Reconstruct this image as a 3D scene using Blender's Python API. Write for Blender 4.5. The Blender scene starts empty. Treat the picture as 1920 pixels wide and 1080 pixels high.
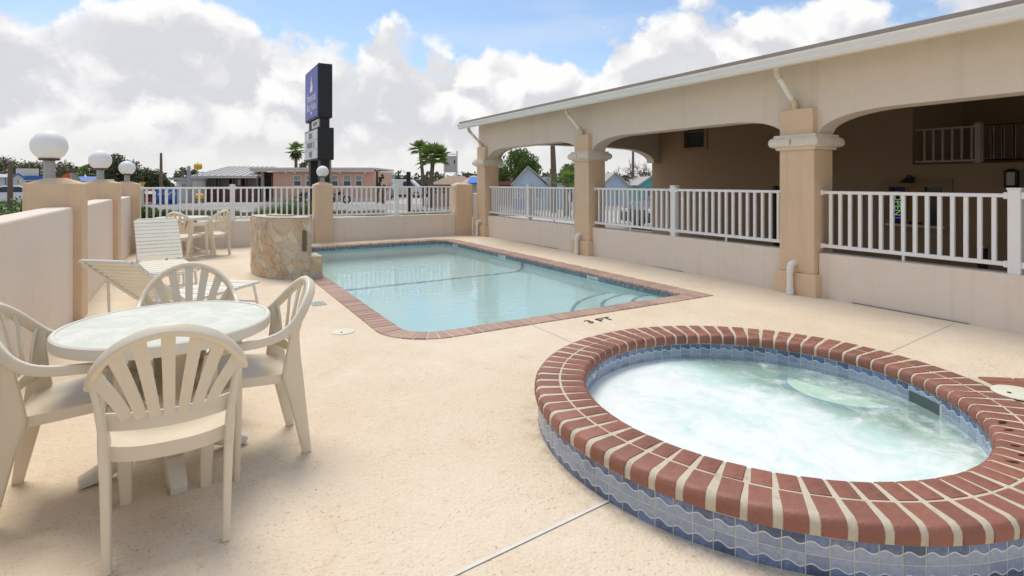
import bpy, bmesh, math, random
import numpy as np
from mathutils import Vector, Matrix

random.seed(7)
rng = np.random.default_rng(11)
PI = math.pi
SC = bpy.context.scene
COL = SC.collection

# ------------------------------------------------------------------ camera
EYE, FPX, HOR, YAW = 1.40, 1020.0, 341.0, math.radians(30.7)
cd = bpy.data.cameras.new('camera')
cam = bpy.data.objects.new('camera', cd)
COL.objects.link(cam)
cam.location = (0, 0, EYE)
cam.rotation_euler = (PI / 2, 0, -YAW)
cd.sensor_width = 36.0
cd.lens = FPX / 1920 * 36
cd.shift_y = -(540 - HOR) / 1920
cd.clip_start, cd.clip_end = 0.05, 3000
SC.camera = cam

# ------------------------------------------------------------------ world
SUN_EL, SUN_AZ = math.radians(64), math.radians(-4)      # azimuth measured from +Y towards +X
world = bpy.data.worlds.new('World')
SC.world = world
world.use_nodes = True
nt = world.node_tree
nt.nodes.clear()


def N(tree, t, **kw):
    n = tree.nodes.new(t)
    for k, v in kw.items():
        if k.startswith('i_'):
            n.inputs[int(k[2:])].default_value = v
        else:
            setattr(n, k, v)
    return n


def L(tree, a, b):
    tree.links.new(a, b)


def math_n(tree, op, a, b=None, c=None, clamp=False):
    n = tree.nodes.new('ShaderNodeMath')
    n.operation = op
    n.use_clamp = clamp
    for i, v in enumerate((a, b, c)):
        if v is None:
            continue
        if isinstance(v, (int, float)):
            n.inputs[i].default_value = v
        else:
            tree.links.new(v, n.inputs[i])
    return n.outputs[0]


def mixc(tree, fac, a, b, blend='MIX'):
    n = tree.nodes.new('ShaderNodeMix')
    n.data_type = 'RGBA'
    n.blend_type = blend
    for sock, v in ((n.inputs[0], fac), (n.inputs[6], a), (n.inputs[7], b)):
        if isinstance(v, (int, float)):
            sock.default_value = v
        elif isinstance(v, (tuple, list)):
            sock.default_value = (*v[:3], 1)
        else:
            tree.links.new(v, sock)
    return n.outputs[2]


def smooth(tree, v, lo, hi):
    n = tree.nodes.new('ShaderNodeMapRange')
    n.interpolation_type = 'SMOOTHSTEP'
    n.inputs[1].default_value = lo
    n.inputs[2].default_value = hi
    tree.links.new(v, n.inputs[0])
    return n.outputs[0]


def build_sky():
    sky = N(nt, 'ShaderNodeTexSky', sky_type='NISHITA', sun_disc=False)
    sky.sun_elevation = SUN_EL
    sky.sun_rotation = SUN_AZ
    sky.air_density, sky.dust_density, sky.ozone_density = 1.0, 0.6, 1.6
    tc = N(nt, 'ShaderNodeTexCoord')
    sep = N(nt, 'ShaderNodeSeparateXYZ')
    L(nt, tc.outputs['Generated'], sep.inputs[0])
    elev = math_n(nt, 'ARCSINE', sep.outputs[2])                 # radians
    mp = N(nt, 'ShaderNodeMapping')
    mp.inputs[3].default_value = (1.0, 1.0, 1.15)
    mp.inputs[1].default_value = CLOUD_OFF
    mp.inputs[2].default_value = (0, 0, math.radians(3))
    L(nt, tc.outputs['Generated'], mp.inputs[0])
    # wobble the lookup so that the billows are not round cells
    wob = N(nt, 'ShaderNodeTexNoise')
    wob.inputs['Scale'].default_value = 11.0
    wob.inputs['Detail'].default_value = 5.0
    wob.inputs['Roughness'].default_value = 0.6
    L(nt, mp.outputs[0], wob.inputs['Vector'])
    ws = N(nt, 'ShaderNodeVectorMath', operation='SCALE')
    ws.inputs[3].default_value = 0.11
    L(nt, wob.outputs['Color'], ws.inputs[0])
    wa = N(nt, 'ShaderNodeVectorMath', operation='ADD')
    L(nt, mp.outputs[0], wa.inputs[0])
    L(nt, ws.outputs[0], wa.inputs[1])
    big = N(nt, 'ShaderNodeTexNoise')
    big.inputs['Scale'].default_value = 3.4
    big.inputs['Detail'].default_value = 1.0
    L(nt, mp.outputs[0], big.inputs['Vector'])

    def billow(dx, dz):
        ad = N(nt, 'ShaderNodeVectorMath', operation='ADD')
        L(nt, wa.outputs[0], ad.inputs[0])
        ad.inputs[1].default_value = (dx, 0, dz)
        vo = N(nt, 'ShaderNodeTexVoronoi', feature='F1')
        vo.inputs['Scale'].default_value = 4.8
        vo.inputs['Detail'].default_value = 2.0
        vo.inputs['Roughness'].default_value = 0.45
        vo.inputs['Lacunarity'].default_value = 2.2
        L(nt, ad.outputs[0], vo.inputs['Vector'])
        return vo.outputs['Distance']

    v0, v1 = billow(0, 0), billow(-0.014, 0.040)
    # a bank of cumulus all round the horizon, its top about 15 degrees up
    edge = math_n(nt, 'MULTIPLY_ADD', elev, -1 / 0.085, CLOUD_TOP / 0.085)
    dens = math_n(nt, 'ADD', edge, math_n(nt, 'MULTIPLY_ADD', v0, -1.9, 0.75))
    dens = math_n(nt, 'ADD', dens, math_n(nt, 'MULTIPLY_ADD', big.outputs[0], 1.35, -0.675))
    dens = math_n(nt, 'ADD', dens, math_n(nt, 'MULTIPLY_ADD', wob.outputs[0], 0.9, -0.45))
    mask = smooth(nt, dens, -0.06, 0.30)
    # broken cloud overhead
    hi = N(nt, 'ShaderNodeTexNoise')
    hi.inputs['Scale'].default_value = 3.2
    hi.inputs['Detail'].default_value = 5.0
    L(nt, mp.outputs[0], hi.inputs['Vector'])
    m2 = math_n(nt, 'MULTIPLY', smooth(nt, hi.outputs[0], 0.44, 0.60), smooth(nt, elev, 0.36, 0.60))
    mask = math_n(nt, 'MAXIMUM', mask, m2)
    # lit upper sides of the billows, greyer undersides
    lit = smooth(nt, math_n(nt, 'SUBTRACT', v1, v0), -0.14, 0.16)
    lit = math_n(nt, 'MULTIPLY_ADD', smooth(nt, dens, 0.8, 0.0), 0.25, lit, clamp=True)
    body = mixc(nt, lit, CLOUD_SHADE, CLOUD_LIT)
    low = smooth(nt, dens, 1.6, 4.2)
    body = mixc(nt, math_n(nt, 'MULTIPLY', low, 0.70), body, CLOUD_LOW)
    haze = smooth(nt, elev, 0.11, 0.0)
    body = mixc(nt, math_n(nt, 'MULTIPLY', haze, 0.9), body, CLOUD_HAZE)
    # thin high streaks on the blue
    mp2 = N(nt, 'ShaderNodeMapping')
    mp2.inputs[3].default_value = (1.2, 1.2, 5.0)
    L(nt, tc.outputs['Generated'], mp2.inputs[0])
    st = N(nt, 'ShaderNodeTexNoise')
    st.inputs['Scale'].default_value = 2.6
    st.inputs['Detail'].default_value = 4.0
    L(nt, mp2.outputs[0], st.inputs['Vector'])
    stm = math_n(nt, 'MULTIPLY', smooth(nt, st.outputs[0], 0.48, 0.78), 0.30)
    blue = mixc(nt, 1.0, sky.outputs[0], SKY_TINT, 'MULTIPLY')
    blue = mixc(nt, stm, blue, (5.4, 5.6, 5.8))
    col = mixc(nt, mask, blue, body)
    bg = N(nt, 'ShaderNodeBackground')
    bg.inputs[1].default_value = 0.10
    L(nt, col, bg.inputs[0])
    out = N(nt, 'ShaderNodeOutputWorld')
    L(nt, bg.outputs[0], out.inputs[0])


CLOUD_OFF, CLOUD_TOP = (4.98, 2.46, 1.02), 0.336
CLOUD_LIT, CLOUD_SHADE, CLOUD_LOW, CLOUD_HAZE = (6.3, 6.3, 6.25), (4.5, 4.53, 4.8), (4.95, 4.92, 5.08), (5.4, 5.35, 5.2)
SKY_TINT = (1.0, 1.0, 1.0)
build_sky()

# ------------------------------------------------------------------ sun
sl = bpy.data.lights.new('sun', 'SUN')
sl.energy, sl.angle, sl.color = 1.5, math.radians(26), (1.0, 0.94, 0.84)
sun = bpy.data.objects.new('sun', sl)
COL.objects.link(sun)
sd = Vector((math.sin(SUN_AZ) * math.cos(SUN_EL), math.cos(SUN_AZ) * math.cos(SUN_EL), math.sin(SUN_EL)))
sun.rotation_euler = (-sd).to_track_quat('-Z', 'Y').to_euler()
sun.location = sd * 60

# ------------------------------------------------------------------ exposure and sampling
SC.render.engine = 'CYCLES'
vs = SC.view_settings
vs.view_transform, vs.look, vs.exposure, vs.gamma = 'Standard', 'None', 0.66, 1.0
vs.use_curve_mapping = False
SC.cycles.use_denoising = True
try:
    SC.cycles.denoiser = 'OPENIMAGEDENOISE'
except Exception:
    pass
SC.cycles.max_bounces = 7
SC.cycles.diffuse_bounces = 3
SC.cycles.glossy_bounces = 3
world.cycles.sampling_method = 'MANUAL'
world.cycles.sample_map_resolution = 512
SC.cycles.transparent_max_bounces = 12
SC.cycles.sample_clamp_indirect = 6.0

# ------------------------------------------------------------------ view geometry: a place at a depth and a bearing
Fv = np.array([math.sin(YAW), math.cos(YAW)])
Rv = np.array([math.cos(YAW), -math.sin(YAW)])


def place(px, d):
    """ground position at depth d (metres ahead) in the bearing of the photograph's column px"""
    p = Fv * d + Rv * ((px - 960) / FPX * d)
    return float(p[0]), float(p[1])


def hgt(py, d):
    return EYE - (py - HOR) / FPX * d


# ------------------------------------------------------------------ mesh helpers
class MB:
    def __init__(s):
        s.v, s.f, s.uv = [], [], None

    def add(s, v, f):
        o = len(s.v)
        s.v += [tuple(p) for p in v]
        s.f += [tuple(i + o for i in q) for q in f]
        return s

    def box(s, x0, x1, y0, y1, z0, z1):
        return s.add([(x0, y0, z0), (x1, y0, z0), (x1, y1, z0), (x0, y1, z0), (x0, y0, z1), (x1, y0, z1), (x1, y1, z1), (x0, y1, z1)],
                     [(3, 2, 1, 0), (4, 5, 6, 7), (0, 1, 5, 4), (1, 2, 6, 5), (2, 3, 7, 6), (3, 0, 4, 7)])

    def prism(s, poly, z0, z1):
        n = len(poly)
        v = [(x, y, z0) for x, y in poly] + [(x, y, z1) for x, y in poly]
        f = [tuple(reversed(range(n))), tuple(range(n, 2 * n))]
        f += [(i, (i + 1) % n, n + (i + 1) % n, n + i) for i in range(n)]
        return s.add(v, f)

    def prism_y(s, poly, y0, y1):
        """poly in (x, z), counter-clockwise seen from -y"""
        n = len(poly)
        v = [(x, y0, z) for x, z in poly] + [(x, y1, z) for x, z in poly]
        f = [tuple(range(n)), tuple(reversed(range(n, 2 * n)))]
        f += [((i + 1) % n, i, n + i, n + (i + 1) % n) for i in range(n)]
        return s.add(v, f)

    def frustum(s, r0, r1, z0, z1):
        (a0, a1, b0, b1), (c0, c1, e0, e1) = r0, r1
        return s.add([(a0, b0, z0), (a1, b0, z0), (a1, b1, z0), (a0, b1, z0), (c0, e0, z1), (c1, e0, z1), (c1, e1, z1), (c0, e1, z1)],
                     [(3, 2, 1, 0), (4, 5, 6, 7), (0, 1, 5, 4), (1, 2, 6, 5), (2, 3, 7, 6), (3, 0, 4, 7)])

    def sweep(s, path, prof, ups, scales=None, cap=True, closed=False):
        """prof: (side, up) points; ups: one vector or one per point"""
        P = [Vector(p) for p in path]
        n, m = len(P), len(prof)
        v = []
        for i, p in enumerate(P):
            if closed:
                t = P[(i + 1) % n] - P[i - 1]
            else:
                t = P[min(i + 1, n - 1)] - P[max(i - 1, 0)]
            t.normalize()
            u = Vector(ups[i] if isinstance(ups, list) else ups)
            sd_ = t.cross(u)
            if sd_.length < 1e-5:
                sd_ = t.orthogonal()
            sd_.normalize()
            u = sd_.cross(t).normalized()
            sc = (1, 1) if scales is None else scales[i]
            if not isinstance(sc, tuple):
                sc = (sc, sc)
            v += [tuple(p + sd_ * (a * sc[0]) + u * (b * sc[1])) for a, b in prof]
        f = []
        for i in range(n if closed else n - 1):
            j = (i + 1) % n
            for k in range(m):
                l = (k + 1) % m
                f.append((i * m + k, i * m + l, j * m + l, j * m + k))
        if cap and not closed:
            f.append(tuple(reversed(range(m))))
            f.append(tuple(range((n - 1) * m, n * m)))
        return s.add(v, f)

    def tube(s, path, r, n=8, up=(0.13, 0.31, 0.94), cap=True, closed=False):
        prof = [(math.cos(2 * PI * k / n), math.sin(2 * PI * k / n)) for k in range(n)]
        rs = r if isinstance(r, (list, tuple)) else [r] * len(path)
        return s.sweep(path, prof, up, [(q, q) for q in rs], cap, closed)

    def lathe(s, prof, n=24, c=(0, 0, 0)):
        m = len(prof)
        v = []
        for k in range(n):
            a = 2 * PI * k / n
            v += [(c[0] + r * math.cos(a), c[1] + r * math.sin(a), c[2] + z) for r, z in prof]
        f = []
        for k in range(n):
            j = (k + 1) % n
            for i in range(m - 1):
                f.append((k * m + i, j * m + i, j * m + i + 1, k * m + i + 1))
        return s.add(v, f)

    def disc(s, c, r, n=24, up=1):
        v = [(c[0] + r * math.cos(2 * PI * k / n), c[1] + r * math.sin(2 * PI * k / n), c[2]) for k in range(n)]
        return s.add(v, [tuple(range(n)) if up > 0 else tuple(reversed(range(n)))])

    def mesh(s, name, smooth=False, bevel=0.0, seg=2, merge=True):
        me = bpy.data.meshes.new(name)
        me.from_pydata(s.v, [], s.f)
        if bevel or merge:
            bm = bmesh.new()
            bm.from_mesh(me)
            if merge:
                bmesh.ops.remove_doubles(bm, verts=bm.verts, dist=1e-5)
            bmesh.ops.recalc_face_normals(bm, faces=bm.faces)
            if bevel:
                ed = [e for e in bm.edges if len(e.link_faces) == 2 and e.calc_face_angle(0) > 0.5]
                bmesh.ops.bevel(bm, geom=ed, offset=bevel, segments=seg, affect='EDGES', profile=0.5, clamp_overlap=True)
            bm.to_mesh(me)
            bm.free()
        if smooth:
            for p in me.polygons:
                p.use_smooth = True
            if smooth != 'all':
                try:
                    me.set_sharp_from_angle(angle=math.radians(smooth if isinstance(smooth, (int, float)) and smooth > 1 else 40))
                except Exception:
                    pass
        return me


def thing(name, label, cat, loc=(0, 0, 0), rotz=0.0, group=None):
    o = bpy.data.objects.new(name, None)
    COL.objects.link(o)
    o.empty_display_size = 0.1
    o.location = loc
    o.rotation_euler = (0, 0, rotz)
    o['label'], o['category'] = label, cat
    if group:
        o['group'] = group
    return o


def tag(o, label, cat, group=None):
    o['label'], o['category'] = label, cat
    if group:
        o['group'] = group
    return o


def put(name, mb, mat, parent=None, local=False, smooth=False, bevel=0.0, seg=2, label=None, kind=None):
    """one mesh object; the vertices are in world coordinates unless local"""
    me = mb if isinstance(mb, bpy.types.Mesh) else mb.mesh(name, smooth, bevel, seg)
    if mat is not None and not me.materials:
        me.materials.append(mat)
    o = bpy.data.objects.new(name, me)
    COL.objects.link(o)
    if parent is not None:
        o.parent = parent
        if not local:
            off = Vector((0, 0, 0))
            q = parent
            while q is not None:
                off += q.location
                q = q.parent
            o.location = -off
    if label:
        o['label'] = label
    if kind:
        o['kind'] = kind
    return o


def inst(name, me, parent, loc, rot=(0, 0, 0), scale=(1, 1, 1)):
    """shares a mesh; loc is in the parent's space"""
    o = bpy.data.objects.new(name, me)
    COL.objects.link(o)
    o.parent = parent
    o.location, o.rotation_euler, o.scale = loc, rot, scale
    return o


def wl(parent, x, y, z):
    """world position -> local position under an unrotated parent chain"""
    off = Vector((0, 0, 0))
    q = parent
    while q is not None:
        off += q.location
        q = q.parent
    return Vector((x, y, z)) - off


def dup(root, loc, rotz, label, group=None):
    r = root.copy()
    COL.objects.link(r)
    r.location, r.rotation_euler = loc, (0, 0, rotz)
    r['label'] = label
    if group:
        r['group'] = group
    for ch in list(root.children):
        c = ch.copy()
        COL.objects.link(c)
        c.parent = r
        for g in list(ch.children):
            e = g.copy()
            COL.objects.link(e)
            e.parent = c
    return r


# ------------------------------------------------------------------ materials
MATS = {}


def M(name, col, rough=0.6, var=None, bump=None, rand=0.0, alt=None, altscale=3.0, altlo=0.45, altsharp=0.2, altamt=1.0,
      metal=0.0, spec=0.4, emit=None, coat=0.0, trans=0.0, streak=None):
    """procedural paint / stone / wood: var=(scale, amount) colour noise, alt a second colour in patches,
    rand a shade per object, bump=(scale, distance), streak=(colour, amount) faint vertical rain streaks"""
    m = bpy.data.materials.new(name)
    m.use_nodes = True
    t = m.node_tree
    b = t.nodes['Principled BSDF']
    b.inputs['Roughness'].default_value = rough
    b.inputs['Metallic'].default_value = metal
    b.inputs['Specular IOR Level'].default_value = spec
    if coat:
        b.inputs['Coat Weight'].default_value = coat
    tc = N(t, 'ShaderNodeTexCoord')
    co = tc.outputs['Object']
    c = None
    if alt is not None:
        n = N(t, 'ShaderNodeTexNoise')
        n.inputs['Scale'].default_value = altscale
        n.inputs['Detail'].default_value = 5
        n.inputs['Roughness'].default_value = 0.6
        L(t, co, n.inputs['Vector'])
        c = mixc(t, math_n(t, 'MULTIPLY', smooth_(t, n.outputs[0], altlo, altlo + altsharp), altamt), col, alt)
    if var:
        n = N(t, 'ShaderNodeTexNoise')
        n.inputs['Scale'].default_value = var[0]
        n.inputs['Detail'].default_value = 6
        n.inputs['Roughness'].default_value = 0.62
        L(t, co, n.inputs['Vector'])
        k = math_n(t, 'MULTIPLY_ADD', n.outputs[0], 2 * var[1], 1 - var[1])
        cc = N(t, 'ShaderNodeCombineXYZ')
        for i in range(3):
            L(t, k, cc.inputs[i])
        c = mixc(t, 1.0, c if c is not None else col, cc.outputs[0], 'MULTIPLY')
        rr = math_n(t, 'MULTIPLY_ADD', n.outputs[0], 0.16, rough - 0.08, clamp=True)
        L(t, rr, b.inputs['Roughness'])
    if streak:
        mp = N(t, 'ShaderNodeMapping')
        mp.inputs[3].default_value = (9, 9, 0.5)
        L(t, co, mp.inputs[0])
        n = N(t, 'ShaderNodeTexNoise')
        n.inputs['Scale'].default_value = 1.0
        n.inputs['Detail'].default_value = 5
        L(t, mp.outputs[0], n.inputs['Vector'])
        c = mixc(t, math_n(t, 'MULTIPLY', smooth_(t, n.outputs[0], 0.5, 0.8), streak[1]), c if c is not None else col, streak[0])
    if rand:
        oi = N(t, 'ShaderNodeObjectInfo')
        k = math_n(t, 'MULTIPLY_ADD', oi.outputs['Random'], 2 * rand, 1 - rand)
        cc = N(t, 'ShaderNodeCombineXYZ')
        for i in range(3):
            L(t, k, cc.inputs[i])
        c = mixc(t, 1.0, c if c is not None else col, cc.outputs[0], 'MULTIPLY')
    if c is not None:
        L(t, c, b.inputs['Base Color'])
    else:
        b.inputs['Base Color'].default_value = (*col, 1)
    if bump:
        n = N(t, 'ShaderNodeTexNoise')
        n.inputs['Scale'].default_value = bump[0]
        n.inputs['Detail'].default_value = 5
        L(t, co, n.inputs['Vector'])
        bp = N(t, 'ShaderNodeBump')
        bp.inputs['Strength'].default_value = 1.0
        bp.inputs['Distance'].default_value = bump[1]
        L(t, n.outputs[0], bp.inputs['Height'])
        L(t, bp.outputs[0], b.inputs['Normal'])
    if emit:
        b.inputs['Emission Color'].default_value = (*emit[0], 1)
        b.inputs['Emission Strength'].default_value = emit[1]
    if trans:
        b.inputs['Transmission Weight'].default_value = trans
    MATS[name] = m
    return m


def smooth_(t, v, lo, hi):
    return smooth(t, v, lo, hi)


m_wall = M('painted_stucco', (0.83, 0.70, 0.575), 0.85, var=(5, 0.05), bump=(40, 0.005), streak=((0.60, 0.50, 0.39), 0.35),
           alt=(0.82, 0.71, 0.59), altscale=1.3)
m_beam = M('beige_stucco', (0.76, 0.655, 0.535), 0.85, var=(5, 0.05), bump=(40, 0.005), streak=((0.56, 0.48, 0.36), 0.30))
m_tan = M('tan_stucco', (0.75, 0.54, 0.35), 0.85, var=(6, 0.07), bump=(40, 0.005), streak=((0.56, 0.40, 0.24), 0.38))
m_cap = M('capital_plaster', (0.75, 0.67, 0.54), 0.8, var=(9, 0.08), bump=(35, 0.005), streak=((0.48, 0.42, 0.34), 0.35))
m_white = M('white_vinyl', (0.86, 0.845, 0.80), 0.38, var=(9, 0.03), spec=0.5)
m_gut = M('white_gutter', (0.82, 0.80, 0.73), 0.35, var=(4, 0.04), spec=0.5)
m_resin = M('cream_resin', (0.81, 0.715, 0.55), 0.36, var=(7, 0.05), spec=0.5, bump=(180, 0.0004), alt=(0.64, 0.55, 0.40), altscale=11, altlo=0.56, altsharp=0.25, altamt=0.5)
m_resin2 = M('white_resin', (0.80, 0.76, 0.66), 0.38, var=(7, 0.04), spec=0.5)
m_strap = M('white_vinyl_strap', (0.84, 0.815, 0.69), 0.42, var=(10, 0.05), rand=0.03)
m_frame = M('white_metal_tube', (0.80, 0.80, 0.77), 0.35, var=(8, 0.03))
m_brick = M('red_coping_brick', (0.295, 0.122, 0.082), 0.55, var=(30, 0.16), bump=(55, 0.003), rand=0.16,
            alt=(0.23, 0.090, 0.062), altscale=16, altlo=0.52)
m_pbrick = M('faded_coping_brick', (0.44, 0.285, 0.225), 0.75, var=(22, 0.12), bump=(90, 0.0015), rand=0.13,
             alt=(0.46, 0.30, 0.25), altscale=4)
m_mortar = M('pale_mortar', (0.61, 0.535, 0.405), 0.9, var=(30, 0.14), bump=(120, 0.002), alt=(0.47, 0.40, 0.29), altscale=12, altlo=0.52)
m_dark = M('dark_opening', (0.018, 0.016, 0.015), 0.6)
m_black = M('black_painted_metal', (0.018, 0.018, 0.018), 0.5, var=(3, 0.2))
m_grey = M('grey_painted_metal', (0.38, 0.38, 0.37), 0.5, var=(8, 0.08))
m_bronze = M('dark_bronze', (0.07, 0.055, 0.045), 0.45, metal=0.3)
m_glass = M('window_glass', (0.05, 0.06, 0.065), 0.08, spec=0.6)
m_blind = M('window_glass_blind', (0.30, 0.29, 0.26), 0.25, var=(3, 0.2), spec=0.6)
m_globe = M('opal_globe', (0.88, 0.87, 0.84), 0.55, spec=0.3)
m_wood = M('weathered_pole_wood', (0.17, 0.125, 0.085), 0.85, var=(4, 0.2), streak=((0.08, 0.06, 0.045), 0.6))
m_trunk = M('bark', (0.17, 0.13, 0.095), 0.9, var=(9, 0.25), bump=(20, 0.02))

# ------------------------------------------------------------------ special materials
SPA = (2.865, 1.985)
R_OUT, R_IN, R_WALL = 1.318, 1.010, 1.297
PX0, PX1, PY0, PY1 = 1.72, 5.33, 4.70, 12.20       # pool, inner edge of the coping
CW = 0.215                                         # coping width


def deck_material():
    m = bpy.data.materials.new('textured_pool_deck')
    m.use_nodes = True
    t = m.node_tree
    b = t.nodes['Principled BSDF']
    b.inputs['Roughness'].default_value = 0.88
    b.inputs['Specular IOR Level'].default_value = 0.25
    co = N(t, 'ShaderNodeTexCoord').outputs['Object']

    def noise(sc, det=5, ro=0.6, dist=0.0):
        n = N(t, 'ShaderNodeTexNoise')
        n.inputs['Scale'].default_value = sc
        n.inputs['Detail'].default_value = det
        n.inputs['Roughness'].default_value = ro
        n.inputs['Distortion'].default_value = dist
        L(t, co, n.inputs['Vector'])
        return n.outputs[0]
    big, mid, fine, grit = noise(0.55, 4), noise(3.2, 6, 0.65), noise(19, 5, 0.7), noise(75, 3, 0.6, 0.8)
    c = mixc(t, smooth(t, big, 0.35, 0.68), (0.77, 0.635, 0.465), (0.82, 0.70, 0.545))
    c = mixc(t, math_n(t, 'MULTIPLY', smooth(t, mid, 0.50, 0.75), 0.5), c, (0.85, 0.74, 0.60))
    c = mixc(t, math_n(t, 'MULTIPLY', smooth(t, mid, 0.46, 0.28), 0.35), c, (0.67, 0.51, 0.335))
    c = mixc(t, math_n(t, 'MULTIPLY', smooth(t, fine, 0.54, 0.70), 0.36), c, (0.60, 0.44, 0.275))
    worn = math_n(t, 'MULTIPLY', smooth(t, grit, 0.60, 0.68), smooth(t, mid, 0.70, 0.36))
    c = mixc(t, math_n(t, 'MULTIPLY', worn, 0.75), c, (0.34, 0.235, 0.13))
    # splash-out dirt: irregular, along the foot of the raised spa
    dist = N(t, 'ShaderNodeVectorMath', operation='DISTANCE')
    L(t, co, dist.inputs[0])
    dist.inputs[1].default_value = (SPA[0], SPA[1], 0)
    ring = smooth(t, dist.outputs['Value'], R_WALL + 0.16, R_WALL)
    spots = math_n(t, 'MULTIPLY', ring, smooth(t, noise(9, 6, 0.75), 0.42, 0.62))
    c = mixc(t, math_n(t, 'MULTIPLY', spots, 0.45), c, (0.36, 0.27, 0.15))
    L(t, c, b.inputs['Base Color'])
    # knock-down texture
    v = N(t, 'ShaderNodeTexVoronoi', feature='F1')
    v.inputs['Scale'].default_value = 62
    L(t, co, v.inputs['Vector'])
    h = math_n(t, 'ADD', math_n(t, 'MULTIPLY', v.outputs['Distance'], 0.6), math_n(t, 'MULTIPLY', grit, 0.8))
    h = math_n(t, 'ADD', h, math_n(t, 'MULTIPLY', fine, 1.2))
    bp = N(t, 'ShaderNodeBump')
    bp.inputs['Distance'].default_value = 0.006
    bp.inputs['Strength'].default_value = 0.9
    L(t, h, bp.inputs['Height'])
    L(t, bp.outputs[0], b.inputs['Normal'])
    return m


def water_material():
    m = bpy.data.materials.new('pool_water_surface')
    m.use_nodes = True
    t = m.node_tree
    t.nodes.clear()
    g = N(t, 'ShaderNodeBsdfGlass')
    g.inputs['IOR'].default_value = 1.333
    g.inputs['Roughness'].default_value = 0.0
    g.inputs['Color'].default_value = (0.965, 1.0, 0.995, 1)
    co = N(t, 'ShaderNodeTexCoord').outputs['Object']
    mp = N(t, 'ShaderNodeMapping')
    mp.inputs[3].default_value = (1.0, 1.6, 1.0)
    L(t, co, mp.inputs[0])
    n1 = N(t, 'ShaderNodeTexNoise')
    n1.inputs['Scale'].default_value = 5.5
    n1.inputs['Detail'].default_value = 3
    n1.inputs['Distortion'].default_value = 0.6
    L(t, mp.outputs[0], n1.inputs['Vector'])
    bp = N(t, 'ShaderNodeBump')
    bp.inputs['Distance'].default_value = 0.012
    bp.inputs['Strength'].default_value = 0.35
    L(t, n1.outputs[0], bp.inputs['Height'])
    L(t, bp.outputs[0], g.inputs['Normal'])
    o = N(t, 'ShaderNodeOutputMaterial')
    L(t, g.outputs[0], o.inputs[0])
    return m


def foam_material():
    """bubbling spa water: white froth over pale green water, thin at the steps"""
    m = bpy.data.materials.new('foaming_spa_water')
    m.use_nodes = True
    t = m.node_tree
    t.nodes.clear()
    co = N(t, 'ShaderNodeTexCoord').outputs['Object']

    def noise(sc, det, ro, di):
        n = N(t, 'ShaderNodeTexNoise')
        n.inputs['Scale'].default_value = sc
        n.inputs['Detail'].default_value = det
        n.inputs['Roughness'].default_value = ro
        n.inputs['Distortion'].default_value = di
        L(t, co, n.inputs['Vector'])
        return n.outputs[0]
    a, b_ = noise(2.6, 8, 0.62, 1.4), noise(13, 8, 0.72, 1.0)
    # the jets blow from the left; the water clears towards the steps on the right
    sx = N(t, 'ShaderNodeSeparateXYZ')
    L(t, co, sx.inputs[0])
    rad = smooth(t, sx.outputs[0], SPA[0] + 0.62, SPA[0] - 0.12)
    s = math_n(t, 'ADD', math_n(t, 'MULTIPLY', a, 1.55), math_n(t, 'MULTIPLY', b_, 0.70))
    s = math_n(t, 'ADD', s, math_n(t, 'MULTIPLY', rad, 0.44))
    fac = smooth(t, s, 1.04, 1.72)
    froth = N(t, 'ShaderNodeBsdfDiffuse')
    froth.inputs[0].default_value = (0.85, 0.88, 0.86, 1)
    milky = N(t, 'ShaderNodeBsdfDiffuse')
    milky.inputs[0].default_value = (0.60, 0.82, 0.76, 1)
    clear = N(t, 'ShaderNodeBsdfTransparent')
    clear.inputs[0].default_value = (0.86, 0.98, 0.92, 1)
    gl = N(t, 'ShaderNodeBsdfGlossy')
    gl.inputs['Roughness'].default_value = 0.10
    bp = N(t, 'ShaderNodeBump')
    bp.inputs['Distance'].default_value = 0.006
    bp.inputs['Strength'].default_value = 0.5
    hh = math_n(t, 'ADD', math_n(t, 'MULTIPLY', b_, 0.8), a)
    L(t, hh, bp.inputs['Height'])
    for nd in (froth, milky, gl):
        L(t, bp.outputs[0], nd.inputs['Normal'])
    w0 = N(t, 'ShaderNodeMixShader')
    L(t, math_n(t, 'MULTIPLY_ADD', smooth(t, sx.outputs[0], SPA[0] + 0.56, SPA[0] + 0.18), 0.62, 0.30), w0.inputs[0])
    L(t, clear.outputs[0], w0.inputs[1])
    L(t, milky.outputs[0], w0.inputs[2])
    w1 = N(t, 'ShaderNodeMixShader')
    L(t, fac, w1.inputs[0])
    L(t, w0.outputs[0], w1.inputs[1])
    L(t, froth.outputs[0], w1.inputs[2])
    fr = N(t, 'ShaderNodeFresnel')
    fr.inputs[0].default_value = 1.33
    L(t, bp.outputs[0], fr.inputs['Normal'])
    w2 = N(t, 'ShaderNodeMixShader')
    L(t, math_n(t, 'MULTIPLY', fr.outputs[0], 0.30), w2.inputs[0])
    L(t, w1.outputs[0], w2.inputs[1])
    L(t, gl.outputs[0], w2.inputs[2])
    o = N(t, 'ShaderNodeOutputMaterial')
    L(t, w2.outputs[0], o.inputs[0])
    return m


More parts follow.
